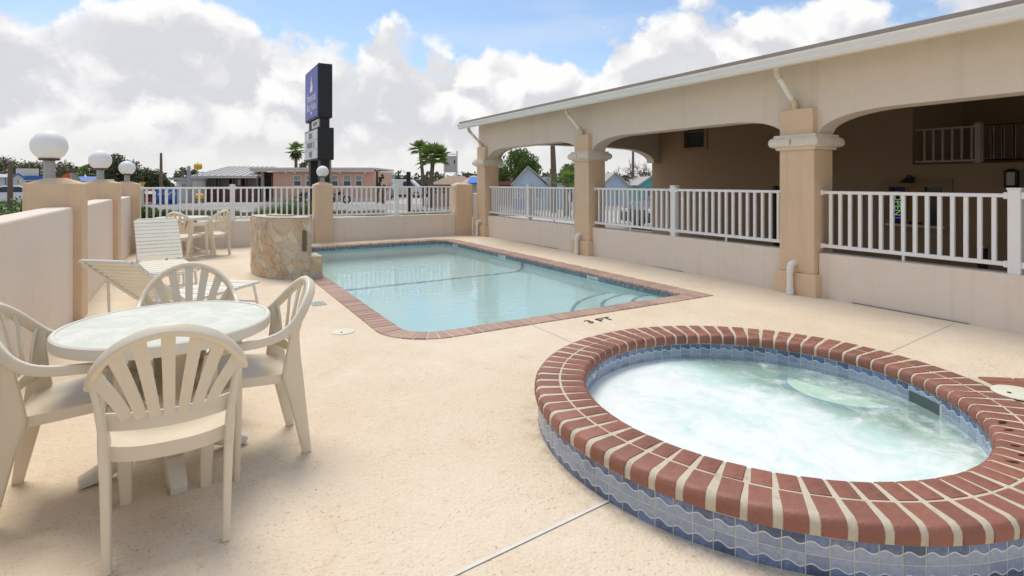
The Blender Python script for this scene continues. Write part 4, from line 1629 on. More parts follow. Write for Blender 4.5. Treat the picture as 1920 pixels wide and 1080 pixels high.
G_NEAR = 'plastic armchairs round the near table'
G_FAR = 'plastic armchairs at the far table'
chA = make_chair('cream plastic fan-back armchair nearest the camera, its back turned to us', m_resin, G_NEAR)
chA.location, chA.rotation_euler = (-.060, 2.66, 0), (0, 0, math.radians(-1))
dup(chA, (.262, 3.145, 0), math.radians(94), 'pale plastic armchair on the pool side of the round table, seen from its side', G_NEAR)
dup(chA, (-.44, 3.150, 0), math.radians(-92), 'cream plastic armchair cut off by the left edge of the picture', G_NEAR)
dup(chA, (.0, 3.815, 0), math.radians(180), 'pale plastic armchair on the far side of the near round table, facing us', G_NEAR)
ex, ey = place(349, 9.85)
dup(chA, (ex, ey, 0), -YAW + math.radians(-5), 'cream plastic armchair at the far table, just behind the upright lounger', G_FAR)
fx, fy = place(396, 10.35)
dup(chA, (fx, fy, 0), -YAW + math.radians(78), 'pale plastic armchair at the far table seen side-on against the back wall', G_FAR)


# ------------------------------------------------------------------ round resin tables
def marble():
    m = M('marbled_table_top', (.72, .735, .66), .42, spec=.35)
    t = m.node_tree
    co = N(t, 'ShaderNodeTexCoord').outputs['Object']
    n = N(t, 'ShaderNodeTexNoise')
    n.inputs['Scale'].default_value = 4.5
    n.inputs['Detail'].default_value = 8
    n.inputs['Roughness'].default_value = .68
    n.inputs['Distortion'].default_value = 1.4
    L(t, co, n.inputs['Vector'])
    c = mixc(t, smooth(t, n.outputs[0], .36, .62), (.66, .68, .55), (.80, .79, .68))
    c = mixc(t, math_n(t, 'MULTIPLY', smooth(t, math_n(t, 'ABSOLUTE', math_n(t, 'SUBTRACT', n.outputs[0], .5)), .012, .0), .5), c, (.58, .60, .48))
    L(t, c, t.nodes['Principled BSDF'].inputs['Base Color'])
    return m


m_marble = marble()


def make_table(label, loc, rotz):
    t = thing('round_table', label, 'table', loc, rotz, 'round resin tables')
    H_, r = .708, .462
    put('table_top', MB().lathe([(0, H_), (r - .028, H_), (r - .022, H_ - .002), (r - .022, H_ - .02), (0, H_ - .02)], 72), m_marble, t, local=True)
    put('rim', MB().lathe([(r - .0215, H_ - .02), (r - .0215, H_ + .002), (r - .010, H_ + .003), (r - .001, H_ - .004), (r, H_ - .016), (r - .004, H_ - .052), (r - .012, H_ - .052), (r - .016, H_ - .0205)], 72),
        m_resin2, t, local=True, smooth=True)
    put('skirt', MB().lathe([(.30, H_ - .021), (.295, H_ - .06), (.285, H_ - .06), (.288, H_ - .021)], 40), m_resin, t, local=True, smooth=True)
    for k in range(4):
        a = PI / 2 * k
        c, s = math.cos(a), math.sin(a)
        Q = lambda q, z: (q * c, q * s, z)
        pts = [Q(.27, H_ - .022), Q(.235, .60), Q(.175, .42), Q(.150, .25), Q(.18, .10), Q(.28, .028)]
        lg = put('leg', MB().sweep(resample(pts, 3), rrect(.5, .5, .15, 2), (0, 0, 1) if False else (c, s, .02),
                                   [(.11 - .035 * (i / 15), .05 - .012 * math.sin(i / 15 * PI)) for i in range(16)]), m_resin, t, local=True, smooth=True)
        put('foot', MB().sweep([Q(.20, .080), Q(.28, .042), Q(.35, .020)], rrect(.5, .5, .16, 2), (0, 0, 1), [(.070, .075), (.072, .062), (.066, .040)]), m_resin2, t, local=True, smooth=True, bevel=0)
    put('spreader', MB().lathe([(0, .40), (.165, .40), (.172, .385), (.165, .37), (0, .37)], 28), m_resin, t, local=True, smooth=True)
    return t


make_table('round resin table with pale marbled top, nearest the camera among four chairs', (-.085, 3.20, 0), math.radians(8))
tx, ty = place(343, 10.75)
make_table('small far round table half hidden behind chairs by the back wall', (tx, ty, 0), math.radians(30))


# ------------------------------------------------------------------ strap loungers
def make_lounger(label, bk, ls):
    t = thing('pool_lounger', label, 'lounger', group='white strap loungers')
    w, zs = .235, .345
    bk = Vector(bk)
    fr = MB()
    for s in (-1, 1):
        fr.tube([(s * w, 0, zs), (s * w, ls - .06, zs), (s * (w - .02), ls - .015, zs), (s * (w - .06), ls, zs)], .0135, 8)
    fr.tube([(-w + .06, ls, zs), (w - .06, ls, zs)], .0135, 8)
    fr.tube([(-w, .02, zs), (w, .02, zs)], .011, 8)
    put('seat_frame', fr, m_frame, t, local=True, smooth=True)
    bf = MB()
    for s in (-1, 1):
        bf.tube([(s * w, 0, zs + .012), tuple(Vector((s * w, 0, zs)) + bk * .93), tuple(Vector((s * (w - .03), 0, zs)) + bk)], .0135, 8)
    bf.tube([tuple(Vector((-w + .03, 0, zs)) + bk), tuple(Vector((w - .03, 0, zs)) + bk)], .0135, 8)
    put('back_frame', bf, m_frame, t, local=True, smooth=True)
    for y_, f_ in ((.90, .06), (.10, -.05)):
        for s in (-1, 1):
            put('leg', MB().tube([(s * w, y_, zs), (s * (w + .012), y_ + f_ * .6, zs * .5), (s * (w + .02), y_ + f_, .012)], .0135, 8), m_frame, t, local=True, smooth=True)
        put('cross_bar', MB().tube([(-w - .01, y_ + f_ * .55, .16), (w + .01, y_ + f_ * .55, .16)], .010, 8), m_frame, t, local=True, smooth=True)
    mid = Vector((0, 0, zs)) + bk * .55
    for s in (-1, 1):
        put('back_prop', MB().tube([(s * w, mid.y, mid.z), (s * (w + .004), mid.y + .02, .18), (s * (w + .004), mid.y + .06, .012)], .011, 8), m_frame, t, local=True, smooth=True)
    st = MB().box(-w - .017, w + .017, -.0265, .0265, -.0035, .0035)
    for s in (-1, 1):
        st.box(s * (w + .017) - .003, s * (w + .017) + .003, -.0265, .0265, -.022, .0034)
    sm = st.mesh('strap', bevel=.0015, seg=1)
    sm.materials.append(m_strap)
    k = int((ls - .05) / .063)
    for i in range(k):
        inst('strap', sm, t, (0, .045 + (i + .5) * .0625, zs + .0165 - .004 * (i % 3 == 0)), (random.uniform(-.01, .01), 0, random.uniform(-.004, .004)))
    bl = bk.length
    an = math.atan2(bk.z, -bk.y)
    k = int((bl - .03) / .0605)
    for i in range(k):
        p = Vector((0, 0, zs)) + bk * ((.03 + (i + .5) * .0605) / bl) + Vector((0, math.sin(an), math.cos(an))) * .017
        inst('strap', sm, t, p, (-an + PI + random.uniform(-.012, .012) if False else -an, 0, random.uniform(-.005, .005)))
    return t


lo1 = make_lounger('white strap lounger with raised back facing us, by the far left wall', (0, -.47, .54), 1.14)
lo1.location, lo1.rotation_euler = (-.32, 8.56, 0), (0, 0, math.radians(189.4))
lo2 = make_lounger('white strap lounger seen from behind its raised back, beside the near chairs', (0, -.56, .435), 1.0)
lx, ly_ = Fv * 4.78 + Rv * -3.07
lo2.location, lo2.rotation_euler = (float(lx), float(ly_), 0), (0, 0, -YAW - math.radians(10.8))

# ------------------------------------------------------------------ foliage
def leaf_mat(name, c, c2, tr=.25):
    m = bpy.data.materials.new(name)
    m.use_nodes = True
    t = m.node_tree
    b = t.nodes['Principled BSDF']
    b.inputs['Roughness'].default_value = .55
    b.inputs['Specular IOR Level'].default_value = .3
    gi = N(t, 'ShaderNodeNewGeometry')
    col = mixc(t, gi.outputs['Random Per Island'], c, c2)
    L(t, col, b.inputs['Base Color'])
    tl = N(t, 'ShaderNodeBsdfTranslucent')
    L(t, col, tl.inputs[0])
    mx = N(t, 'ShaderNodeMixShader')
    mx.inputs[0].default_value = tr
    L(t, b.outputs[0], mx.inputs[1])
    L(t, tl.outputs[0], mx.inputs[2])
    L(t, mx.outputs[0], t.nodes['Material Output'].inputs[0])
    return m


lf_dark = leaf_mat('dark_oak_leaf', (.045, .068, .026), (.11, .13, .055))
lf_mid = leaf_mat('mid_green_leaf', (.065, .125, .022), (.16, .23, .055))
lf_brown = leaf_mat('olive_brown_leaf', (.085, .085, .035), (.17, .15, .075))
lf_palm = leaf_mat('palm_leaf', (.13, .23, .045), (.30, .40, .12))
lf_dead = leaf_mat('dry_palm_leaf', (.16, .14, .06), (.26, .21, .11))
lf_grass = leaf_mat('tall_grass_blade', (.06, .13, .02), (.20, .27, .07))
lf_dry = leaf_mat('verge_grass_blade', (.13, .13, .05), (.24, .22, .10))


def leaves(centres, n, size, spread, squash=.75):
    """n leaf quads scattered in clumps round the centres (numpy)"""
    C = np.array(centres)
    idx = rng.integers(0, len(C), n)
    d = rng.normal(size=(n, 3))
    d /= np.linalg.norm(d, axis=1)[:, None]
    rad = spread * rng.uniform(.35, 1, n) ** .6
    p = C[idx] + d * rad[:, None] * np.array([1, 1, squash])
    a = rng.normal(size=(n, 3))
    a /= np.linalg.norm(a, axis=1)[:, None]
    b = np.cross(a, rng.normal(size=(n, 3)))
    b /= np.linalg.norm(b, axis=1)[:, None]
    s = size * rng.uniform(.6, 1.3, n)[:, None]
    v = np.stack([p - a * s, p + b * s * .45, p + a * s, p - b * s * .45], 1).reshape(-1, 3)
    return v


def mesh_quads(name, v, k=4):
    me = bpy.data.meshes.new(name)
    me.from_pydata(v.tolist(), [], np.arange(len(v)).reshape(-1, k).tolist())
    return me


def tree(name, label, x, y, h, rx, mat, n=2600, leaf=.10, trunk=.16, lo=.35, clumps=34, group=None, cat='tree', bare=False):
    """tapered trunk, forking limbs and a crown of leaf clumps carried at the limb ends"""
    t = thing(name, label, cat, (x, y, ZG), group=group)
    tm = MB()
    ends = []

    def limb(p, d, ln, r, lev):
        q = [Vector(p)]
        dd = Vector(d)
        for i in range(3):
            dd = (dd + Vector(rng.normal(0, .16, 3))).normalized()
            q.append(q[-1] + dd * ln / 3)
        tm.tube([tuple(w) for w in q], [r, r * .85, r * .7, r * .5], 6)
        if lev == 0:
            ends.append(q[-1])
            return
        ends.append(q[2])
        for k in range(3 if not bare else 4):
            nd_ = (dd + Vector(rng.normal(0, .62, 3)) + Vector((0, 0, .18))).normalized()
            limb(q[-1] if k < 2 else q[2], nd_, ln * .68, r * .5, lev - 1)
    th = h * lo
    tm.tube([(0, 0, -.05), (.03, 0, th * .5), (0, .04, th)], [trunk * 1.25, trunk, trunk * .85], 8)
    for k in range(4):
        a = 2 * PI * k / 4 + rng.uniform(-.4, .4)
        sp = rx / h
        limb((0, .02, th * rng.uniform(.85, 1)), Vector((math.cos(a) * sp * 1.2, math.sin(a) * sp * 1.2, .55)).normalized(), h * .30, trunk * .5, 2 if not bare else 3)
    put('trunk', tm, m_trunk, t, local=True, smooth=True)
    if bare:
        return t
    cs = []
    for k in range(clumps):
        a, u = rng.uniform(0, 2 * PI), rng.uniform(-1, 1)
        rr = rng.uniform(.55, 1) ** .5
        zc = th * .9 + (h - th * .9) * .52
        s_ = math.sqrt(max(0, 1 - u * u))
        cs.append((rx * .82 * rr * s_ * math.cos(a), rx * .82 * rr * s_ * math.sin(a), zc + u * rr * (h - th * .9) * .46))
    me = mesh_quads('crown', leaves(cs, n, leaf, rx * .33))
    put('crown', me, mat, t, local=True)
    return t


def fan_palm(label, x, y, h, crown, lean=(0, 0), n=26, skirt=0, trunk=.13, group='fan palms'):
    t = thing('fan_palm', label, 'palm tree', (x, y, ZG), group=group)
    top = Vector((lean[0], lean[1], h))
    pts = [(lean[0] * f_ ** 1.5, lean[1] * f_ ** 1.5, h * f_ - (.05 if f_ == 0 else 0)) for f_ in np.linspace(0, 1, 9)]
    put('trunk', MB().tube(pts, [trunk * (1.25 - .35 * f_) * (1 + .06 * (i % 2)) for i, f_ in enumerate(np.linspace(0, 1, 9))], 10), m_trunk, t, local=True, smooth=True)

    def frond(az, el, ln, dead):
        d = Vector((math.cos(az) * math.cos(el), math.sin(az) * math.cos(el), math.sin(el)))
        p0 = top + Vector((0, 0, rng.uniform(-.15, .05) * crown))
        pet = ln * .45
        hub = p0 + d * pet + Vector((0, 0, -.06 * pet))
        mb = MB()
        sd_ = d.cross(Vector((0, 0, 1)))
        sd_ = sd_.normalized() if sd_.length > .01 else Vector((1, 0, 0))
        up = sd_.cross(d).normalized()
        mb.sweep([tuple(p0), tuple(hub)], [(-.012, 0), (0, .008), (.012, 0)], tuple(up))
        nb = 15
        for i in range(nb):
            a = (i / (nb - 1) - .5) * 3.6
            bl = ln * .62 * (1 - .16 * abs(a)) * rng.uniform(.9, 1.08)
            bd = (d * math.cos(a) + sd_ * math.sin(a) + up * .10).normalized()
            w = bd.cross(up).normalized() * bl * .075
            m1 = hub + bd * bl * .55 + up * .02
            tip = hub + bd * bl + Vector((0, 0, -.16 * bl - (.25 * bl if dead else 0)))
            mb.add([tuple(hub), tuple(m1 - w), tuple(tip), tuple(m1 + w)], [(0, 1, 2), (0, 2, 3)])
        put('frond', mb, lf_dead if dead else lf_palm, t, local=True)
    for k in range(n):
        frond(2.4 * k + rng.uniform(-.3, .3), math.radians(80 - 110 * (k + .5) / n) + rng.uniform(-.1, .1), crown * rng.uniform(.85, 1.05), False)
    for k in range(skirt):
        frond(2.4 * k + rng.uniform(-.3, .3), math.radians(-35 - 42 * (k + .5) / skirt), crown * rng.uniform(.7, .9), True)
    return t


def bush(name, label, x, y, h, r, mat, n=900, leaf=.07, group=None, cat='shrub', z=ZG):
    t = thing(name, label, cat, (x, y, z), group=group)
    st_ = MB()
    cs = []
    for k in range(9):
        a, q = rng.uniform(0, 2 * PI), r * rng.uniform(.1, .75)
        e = (q * math.cos(a), q * math.sin(a), h * rng.uniform(.35, .85))
        st_.tube([(0, 0, -.02), (e[0] * .4, e[1] * .4, e[2] * .5), e], [.014, .010, .005], 5)
        cs.append(e)
    put('stem', st_, m_trunk, t, local=True)
    put('foliage', mesh_quads('foliage', leaves(cs, n, leaf, r * .5, .9)), mat, t, local=True)
    return t


def blades(n, xs, ys, h, w, mat, z=ZG, lean=.35):
    b = np.stack([rng.uniform(*xs, n), rng.uniform(*ys, n), np.full(n, z)], 1)
    a = rng.uniform(0, 2 * PI, n)
    hh = h * rng.uniform(.5, 1.1, n)
    dx = np.stack([np.cos(a), np.sin(a), np.zeros(n)], 1)
    sd_ = np.stack([-np.sin(a), np.cos(a), np.zeros(n)], 1) * w
    up = np.zeros((n, 3))
    up[:, 2] = hh
    tip = b + up + dx * (hh * lean)[:, None]
    v = np.stack([b - sd_, b + sd_, tip], 1).reshape(-1, 3)
    return v

# ------------------------------------------------------------------ the neighbourhood beyond the fence
class Plot:
    """a thing that faces the pool from depth d; local x runs to the right, y away from the pool"""

    def __init__(s, name, label, cat, px, d, group=None, turn=0.0, face=False):
        x, y = place(px, d)
        s.px, s.d = px, d
        th = math.atan((px - 960) / FPX) if face else 0.0     # turned towards the pool
        s.k = math.cos(th)
        s.t = thing(name, label, cat, (x, y, ZG), -YAW - th + turn, group)

    def x(s, px):
        return (px - s.px) / FPX * s.d * s.k

    def z(s, py):
        return max(0.0, hgt(py, s.d) - ZG)

    def box(s, name, p0, p1, t, b, y0, y1, mat, parent=None, bevel=0.0):
        return put(name, MB().box(s.x(p0), s.x(p1), y0, y1, s.z(b) if b is not None else -.05, s.z(t)), mat, parent or s.t, local=True, bevel=bevel)

    def window(s, p0, p1, t, b, y, fm, pane, w=.09, mull=True):
        x0, x1, z0, z1 = s.x(p0), s.x(p1), s.z(b), s.z(t)
        fr = MB()
        for a, c, e, f_ in ((x0, x1, z1 - w, z1), (x0, x1, z0, z0 + w), (x0, x0 + w, z0 + w, z1 - w), (x1 - w, x1, z0 + w, z1 - w)):
            fr.box(a, c, y - .05, y + .02, e, f_)
        o = put('window', fr, fm, s.t, local=True)
        put('pane', MB().box(x0 + w * .6, x1 - w * .6, y - .01, y + .0, z0 + w * .6, z1 - w * .6), pane, o, local=True)
        if mull:
            put('rail', MB().box(x0 + w, x1 - w, y - .04, y - .011, (z0 + z1) / 2 - .035, (z0 + z1) / 2 + .035), fm, o, local=True)
        return o


m_pink = M('salmon_siding', (.66, .40, .29), .8, var=(2, .05), streak=((.52, .30, .21), .15))
m_pinktrim = M('pale_pink_trim', (.70, .58, .52), .7, var=(3, .05))
m_redd = M('dark_red_recess', (.33, .11, .075), .8, var=(3, .1))
m_metalroof = M('grey_metal_roof', (.46, .45, .42), .45, var=(3, .10), metal=.2)
m_screen = M('dim_porch_screen', (.105, .095, .075), .7, var=(2, .25))
m_brown = M('reddish_brown_boards', (.17, .085, .065), .8, var=(4, .2))
m_offwhite = M('offwhite_siding', (.62, .61, .57), .8, var=(2, .06))
m_lightblue = M('light_blue_siding', (.44, .57, .71), .8, var=(3, .10), streak=((.50, .58, .66), .4))
m_palegable = M('weathered_pale_blue', (.52, .63, .75), .8, var=(3, .22))
m_teal = M('teal_siding', (.16, .46, .48), .8, var=(3, .1))
m_shingle = M('grey_shingle', (.44, .42, .39), .9, var=(5, .12))
m_blue = M('bright_blue_paint', (.03, .12, .42), .5, var=(4, .2))
m_tarp = M('blue_tarp', (.02, .17, .62), .5, var=(6, .2))
m_yellow = M('yellow_plastic', (.72, .42, .03), .5, var=(7, .2))
m_orange = M('orange_red_canvas', (.62, .10, .03), .7, var=(3, .1))
m_sage = M('sage_green_canvas', (.24, .30, .23), .7, var=(3, .1))
m_tire = M('tyre_rubber', (.02, .02, .02), .8)
m_chrome = M('bright_metal', (.55, .55, .55), .25, metal=.8)
m_red = M('dull_red_paint', (.25, .03, .03), .5, var=(3, .2))

# --- pink house
p = Plot('pink_house', 'long low salmon pink house with white windows behind the back fence', 'house', 590, 47)
p.box('wall', 512, 701, 322, None, 0, 7.0, m_pink)
p.box('entry_wall', 477, 511.8, 322, None, 1.6, 7.0, m_redd)
p.box('trim_post', 478, 482, 322, None, 0, .25, m_pinktrim)
p.box('trim_post', 489, 493, 322, None, 0, .25, m_pinktrim)
p.box('base_skirt', 512, 700.8, 371, None, -.06, -.002, m_pinktrim)
rf = p.box('roof', 473, 704, 314.5, 317.5, -.6, 7.4, m_offwhite)
p.box('fascia', 473.5, 703.5, 317.6, 322, -.5, -.35, m_pinktrim, rf)
dd = p.box('door', 507, 523, 334, 378, -.012, .0 - .003, m_dark) if False else None
en = p.box('doorway', 505, 511.5, 333, 378, 1.50, 1.598, m_dark)
do = p.box('door', 497, 511, 332, 378, 1.48, 1.55, m_dark)
fr_ = MB()
for a, b_ in ((495.5, 497), (511, 511.9)):
    fr_.box(p.x(a), p.x(b_), 1.42, 1.57, p.z(378), p.z(330))
fr_.box(p.x(495.5), p.x(511.9), 1.42, 1.57, p.z(332), p.z(330))
put('door_frame', fr_, m_offwhite, do, local=True)
for a, b_ in ((550, 566), (573, 589), (621, 635), (643, 659), (666, 680)):
    w_ = p.window(a, b_, 327.5, 350, 0, m_offwhite, m_glass)
    put('blind', MB().box(p.x(a) + .08, p.x(b_) - .08, -.018, -.012, p.z(338), p.z(328.6)), m_blind, w_, local=True)
for a in (540, 556, 640, 686):
    put('porch_light', MB().lathe([(0, .06), (.06, .03), (.07, -.04), (0, -.06)], 10, (p.x(a), -.40, p.z(324))), m_globe, p.t, local=True, smooth=True)

# --- porch building with metal roof
p = Plot('porch_building', 'building with a grey metal roof over a dim screened porch', 'building', 423, 46)
p.box('back_wall', 364, 484, 333, None, 2.4, 8.0, m_screen)
x0, x1 = p.x(361), p.x(484.5)
put('roof', MB().add([(x0, -.3, p.z(329.5)), (x1, -.3, p.z(329.5)), (p.x(467), 5.2, p.z(309)), (p.x(366), 5.2, p.z(309)),
                      (x0, -.3, p.z(331.5)), (x1, -.3, p.z(331.5)), (p.x(467), 5.2, p.z(311)), (p.x(366), 5.2, p.z(311))],
                     [(0, 1, 2, 3), (7, 6, 5, 4), (0, 4, 5, 1), (1, 5, 6, 2), (2, 6, 7, 3), (3, 7, 4, 0)]), m_metalroof, p.t, local=True)
for f_ in np.linspace(0.06, .94, 10):
    xa, xb = x0 + (x1 - x0) * f_, p.x(366) + (p.x(467) - p.x(366)) * f_
    put('roof_seam', MB().sweep([(xa, -.3, p.z(329.5) + .02), (xb, 5.2, p.z(309) + .02)], [(-.02, -.03), (.02, -.03), (.02, .03), (-.02, .03)], (0, 0, 1)), m_metalroof, p.t, local=True)
p.box('eave_board', 361.5, 484, 330.5, 334, -.29, -.2, m_offwhite)
for a in (370, 388, 404, 411, 429, 437, 452, 461, 479):
    p.box('porch_post', a - .8, a + .8, 334.2, None, -.1, .05, m_brown if a not in (370,) else m_offwhite)
for a in range(373, 482, 8):
    p.box('board_panel', a + .3, a + 7.6, 354, None, .10, .16, m_brown)
for a, b_ in ((373, 386), (390, 403), (412, 428), (438, 451), (462, 478)):
    p.box('screen_panel', a, b_, 335, 353.8, .10, .13, m_screen)
p.box('pale_curtain', 446, 450, 337, 347, .05, .09, m_blind)
q = Plot('shed', 'small offwhite flat-roofed shed left of the grey-roofed porch', 'shed', 345, 44)
q.box('wall', 331, 361, 338, None, 0, 4, m_offwhite)
q.box('roof', 326, 363, 333, 337.8, -.5, 4.3, m_grey)
q.window(341, 352, 345, 355, -.002, m_grey, m_blind, .05)
q.box('door', 355, 360, 347, 381, -.03, -.002, m_grey)

# --- yellow buoys
for lb, px, py, d, zg in (('yellow ribbed buoy hung at the left end of the grey porch roof', 371, 312, 45, None), ('yellow rounded buoy lying by the foot of the screened porch', 374, 369, 43, None)):
    r_ = .30
    x, y = place(px, d)
    z = hgt(py, d)
    b_ = thing('buoy', lb, 'buoy', (x, y, z if py < 330 else ZG), group='yellow buoys at the porch')
    zz = 0 if py < 330 else hgt(py, d) - ZG
    put('float', MB().sweep([(-.30, 0, zz), (-.24, 0, zz), (-.12, 0, zz), (0, 0, zz), (.12, 0, zz), (.24, 0, zz), (.32, 0, zz)],
                            [(math.cos(a), math.sin(a)) for a in np.linspace(0, 2 * PI, 13)[:-1]], (0, 0, 1), [.12, .24, .25, .28, .25, .25, .12]), m_yellow, b_, local=True, smooth=True)
    put('strap', MB().tube([(-.02, 0, zz + .24), (-.02, 0, zz + .33), (.02, 0, zz + .33), (.02, 0, zz + .24)], .02, 6), m_grey, b_, local=True)
    if py < 330:
        put('post', MB().tube([(-.05, .03, -.22), (-.05, .03, -z - .32 - ZG - ZG)], [.05, .06], 8), m_grey, b_, local=True)
    else:
        put('cradle', MB().box(-.28, -.2, -.2, .2, 0, max(.05, zz - .15)).box(.2, .28, -.2, .2, 0, max(.05, zz - .15)), m_brown, b_, local=True)

# --- vending machines and boxes by the shed
for lb, a, b_, t, bt, mt, dep in (('left blue drinks machine beside the offwhite shed', 292, 309, 351, 384, m_blue, .8), ('right blue drinks machine beside the offwhite shed', 311, 332, 351, 383, m_blue, .8)):
    q = Plot('drinks_machine', lb, 'vending machine', (a + b_) / 2, 41, 'blue drinks machines', face=True)
    q.box('cabinet', a, b_, t, None, 0, dep, mt, bevel=.03)
    q.box('display_panel', a + 2, b_ - 5, t + 3, t + 20, -.03, -.002, m_tarp)
    q.box('slot', b_ - 4, b_ - 2, t + 8, t + 16, -.03, -.002, m_grey)
    q.box('hatch', a + 3, b_ - 6, t + 24, t + 29, -.03, -.002, m_black)
    put('emblem', MB().tube([(q.x(a + 4), -.035, q.z(t + 15)), (q.x((a + b_) / 2), -.035, q.z(t + 9)), (q.x(b_ - 7), -.035, q.z(t + 12))], .05, 6), m_offwhite, q.t, local=True)
q = Plot('ice_chest', 'dark red ice chest standing left of the blue drinks machines', 'ice chest', 281, 41, face=True)
q.box('body', 270, 290, 368, None, 0, .9, m_red, bevel=.04)
q.box('lid', 269.5, 290.5, 364, 367.8, -.04, .95, m_black)
q.box('band', 271, 289, 379, 382, -.03, -.002, m_offwhite)
q = Plot('marker_post', 'white post with a yellow cap just past the left corner pillar', 'post', 267, 30, face=True)
q.box('post', 264, 270, 346, None, 0, .2, m_offwhite, bevel=.02)
put('cap', MB().frustum((q.x(262), q.x(272), -.06, .26), (q.x(261), q.x(273), -.09, .29), q.z(345.8), q.z(341)), m_yellow, q.t, local=True)

# --- sign tower
TX0, TX1, TY0, TY1 = 4.50, 5.05, 22.9, 25.75
sg = thing('sign_tower', 'tall black sign with a blue panel above a white letter board', 'sign', ((TX0 + TX1) / 2, 24.3, ZG))
put('post', MB().box(4.60, 4.96, 23.02, 23.50, ZG - .05, 6.0), m_black, sg)
put('post', MB().box(4.60, 4.96, 25.1, 25.5, ZG - .05, 6.0), m_black, sg)
put('upper_cabinet', MB().box(TX0, TX1, TY0, TY1, 4.02, 6.22), m_black, sg, bevel=.02)
up_ = put('blue_panel', MB().box(TX0 - .022, TX0 - .001, TY0 + .07, TY1 - .07, 4.10, 6.14),
          M('blue_sign_face', (.045, .055, .36), .4, alt=(.09, .10, .44), altscale=.8), sg)
put('lower_cabinet', MB().box(TX0 - .02, TX1 + .06, TY0 + .0, TY1 + .05, 2.30, 3.62), m_black, sg, bevel=.02)
lp_ = put('letter_board', MB().box(TX0 - .042, TX0 - .021, TY0 + .06, TY1 - .01, 2.37, 3.55), M('letter_board_face', (.62, .64, .62), .4, var=(2, .06)), sg)
put('small_board', MB().box(4.60 - .05, 4.599, 23.15, 24.6, 3.66, 3.98), M('small_white_board', (.66, .65, .62), .5, var=(3, .1)), sg)
fr_ = MB()
for z in (2.745, 3.14):
    fr_.box(TX0 - .050, TX0 - .043, TY0 + .06, TY1 - .01, z, z + .02)
put('letter_track', fr_, m_grey, lp_)
RX = (PI / 2, 0, -PI / 2)
m_let = M('grey_sign_letters', (.16, .15, .16), .6)
m_sgw = M('white_sign_letters', (.80, .80, .82), .5)
yc_ = (TY0 + TY1) / 2
lettering('lettering', 'Americas', .50, m_sgw, (TX0 - .026, yc_ - .05, 4.98), RX, up_, .003)
lettering('lettering', 'Best Value', .46, m_sgw, (TX0 - .026, yc_ - .05, 4.58), RX, up_, .003)
lettering('lettering', 'INN', .22, m_sgw, (TX0 - .026, yc_ - .05, 4.30), RX, up_, .003)
em = [(-.26, 0), (.22, 0), (.30, .14), (.24, .30), (.10, .42), (.06, .62), (-.02, .74), (-.05, .52), (-.13, .40), (-.02, .26), (-.16, .24), (-.30, .12)]
put('emblem', MB().add([(TX0 - .0265, yc_ - a - .05, 5.22 + b_) for a, b_ in em], [tuple(range(len(em)))]), m_sgw, up_)
for s_, z in (('KIDS', 3.33), ('UNDER 12', 2.94), ('FREE', 2.55)):
    lettering('lettering', s_, .36, m_let, (TX0 - .047, yc_, z), RX, lp_, .003)
lettering('lettering', 'ROOMS', .24, m_let, (4.60 - .054, 23.85, 3.82), RX, sg, .003)
x, y = place(616, 27)
wp = thing('wooden_post', 'pale wooden pole just right of the black sign post', 'pole', (x, y, ZG))
put('shaft', MB().tube([(0, 0, -.05), (.02, 0, 1.5), (0, 0, hgt(296, 27) - ZG)], [.15, .14, .13], 10), M('pale_pole_wood', (.30, .26, .19), .85, var=(5, .2), streak=((.16, .13, .09), .5)), wp, local=True, smooth=True)
put('band', MB().lathe([(.142, 1.9), (.150, 1.9), (.150, 1.96), (.142, 1.96)], 12), m_grey, wp, local=True)


def pole(label, px, top, d, r=.11, mat=None, lean=0.0, arm=False):
    x, y = place(px, d)
    t = thing('utility_pole', label, 'pole', (x, y, ZG), -YAW, 'utility poles')
    h = hgt(top, d) - ZG
    put('shaft', MB().tube([(0, 0, -.05), (lean * .4, 0, h * .5), (lean, 0, h)], [r * 1.15, r, r * .75], 10), mat or m_wood, t, local=True, smooth=True)
    put('cap', MB().lathe([(0, .05), (r * .5, .04), (r * .84, -.02), (r * .82, -.06)], 10, (lean, 0, h)), m_grey, t, local=True)
    if arm:
        put('cross_arm', MB().box(lean - .5, lean + .5, -.05, .05, h - .45, h - .36), mat or m_wood, t, local=True)
    return t


pole('brown wooden pole in front of the blue-trimmed shed at the left edge', 19, 301, 30, .12)
pole('tall thin pole rising behind the drinks machines', 302, 287, 56, .15)
pole('short thin post behind the offwhite shed', 343, 315, 60, .12)
pole('grey steel post left of the grey porch roof', 354, 312, 43.5, .17, m_grey)
pole('thin dark pole at the right end of the pink house', 707, 319, 44, .11, m_bronze)
pole('wooden pole rising beside the light blue house in the far arcade bay', 1040, 262, 30, .17, None, -.12)
pole('thin pole seen over the green tree in the far arcade bay', 959, 270, 60, .13, m_grey)
pole('thin pole behind the bare tree in the middle arcade bay', 1187, 280, 58, .15)
x, y = place(766, 29)
t = thing('dark_post', 'thick dark brown post standing alone beyond the back fence', 'post', (x, y, ZG), -YAW)
put('shaft', MB().box(-.10, .10, -.10, .10, -.05, hgt(322, 29) - ZG - .04), M('dark_brown_timber', (.035, .020, .015), .7, var=(5, .2)), t, local=True, bevel=.012)
put('cap', MB().frustum((-.115, .115, -.115, .115), (-.09, .09, -.09, .09), hgt(322, 29) - ZG - .039, hgt(322, 29) - ZG), m_black, t, local=True)

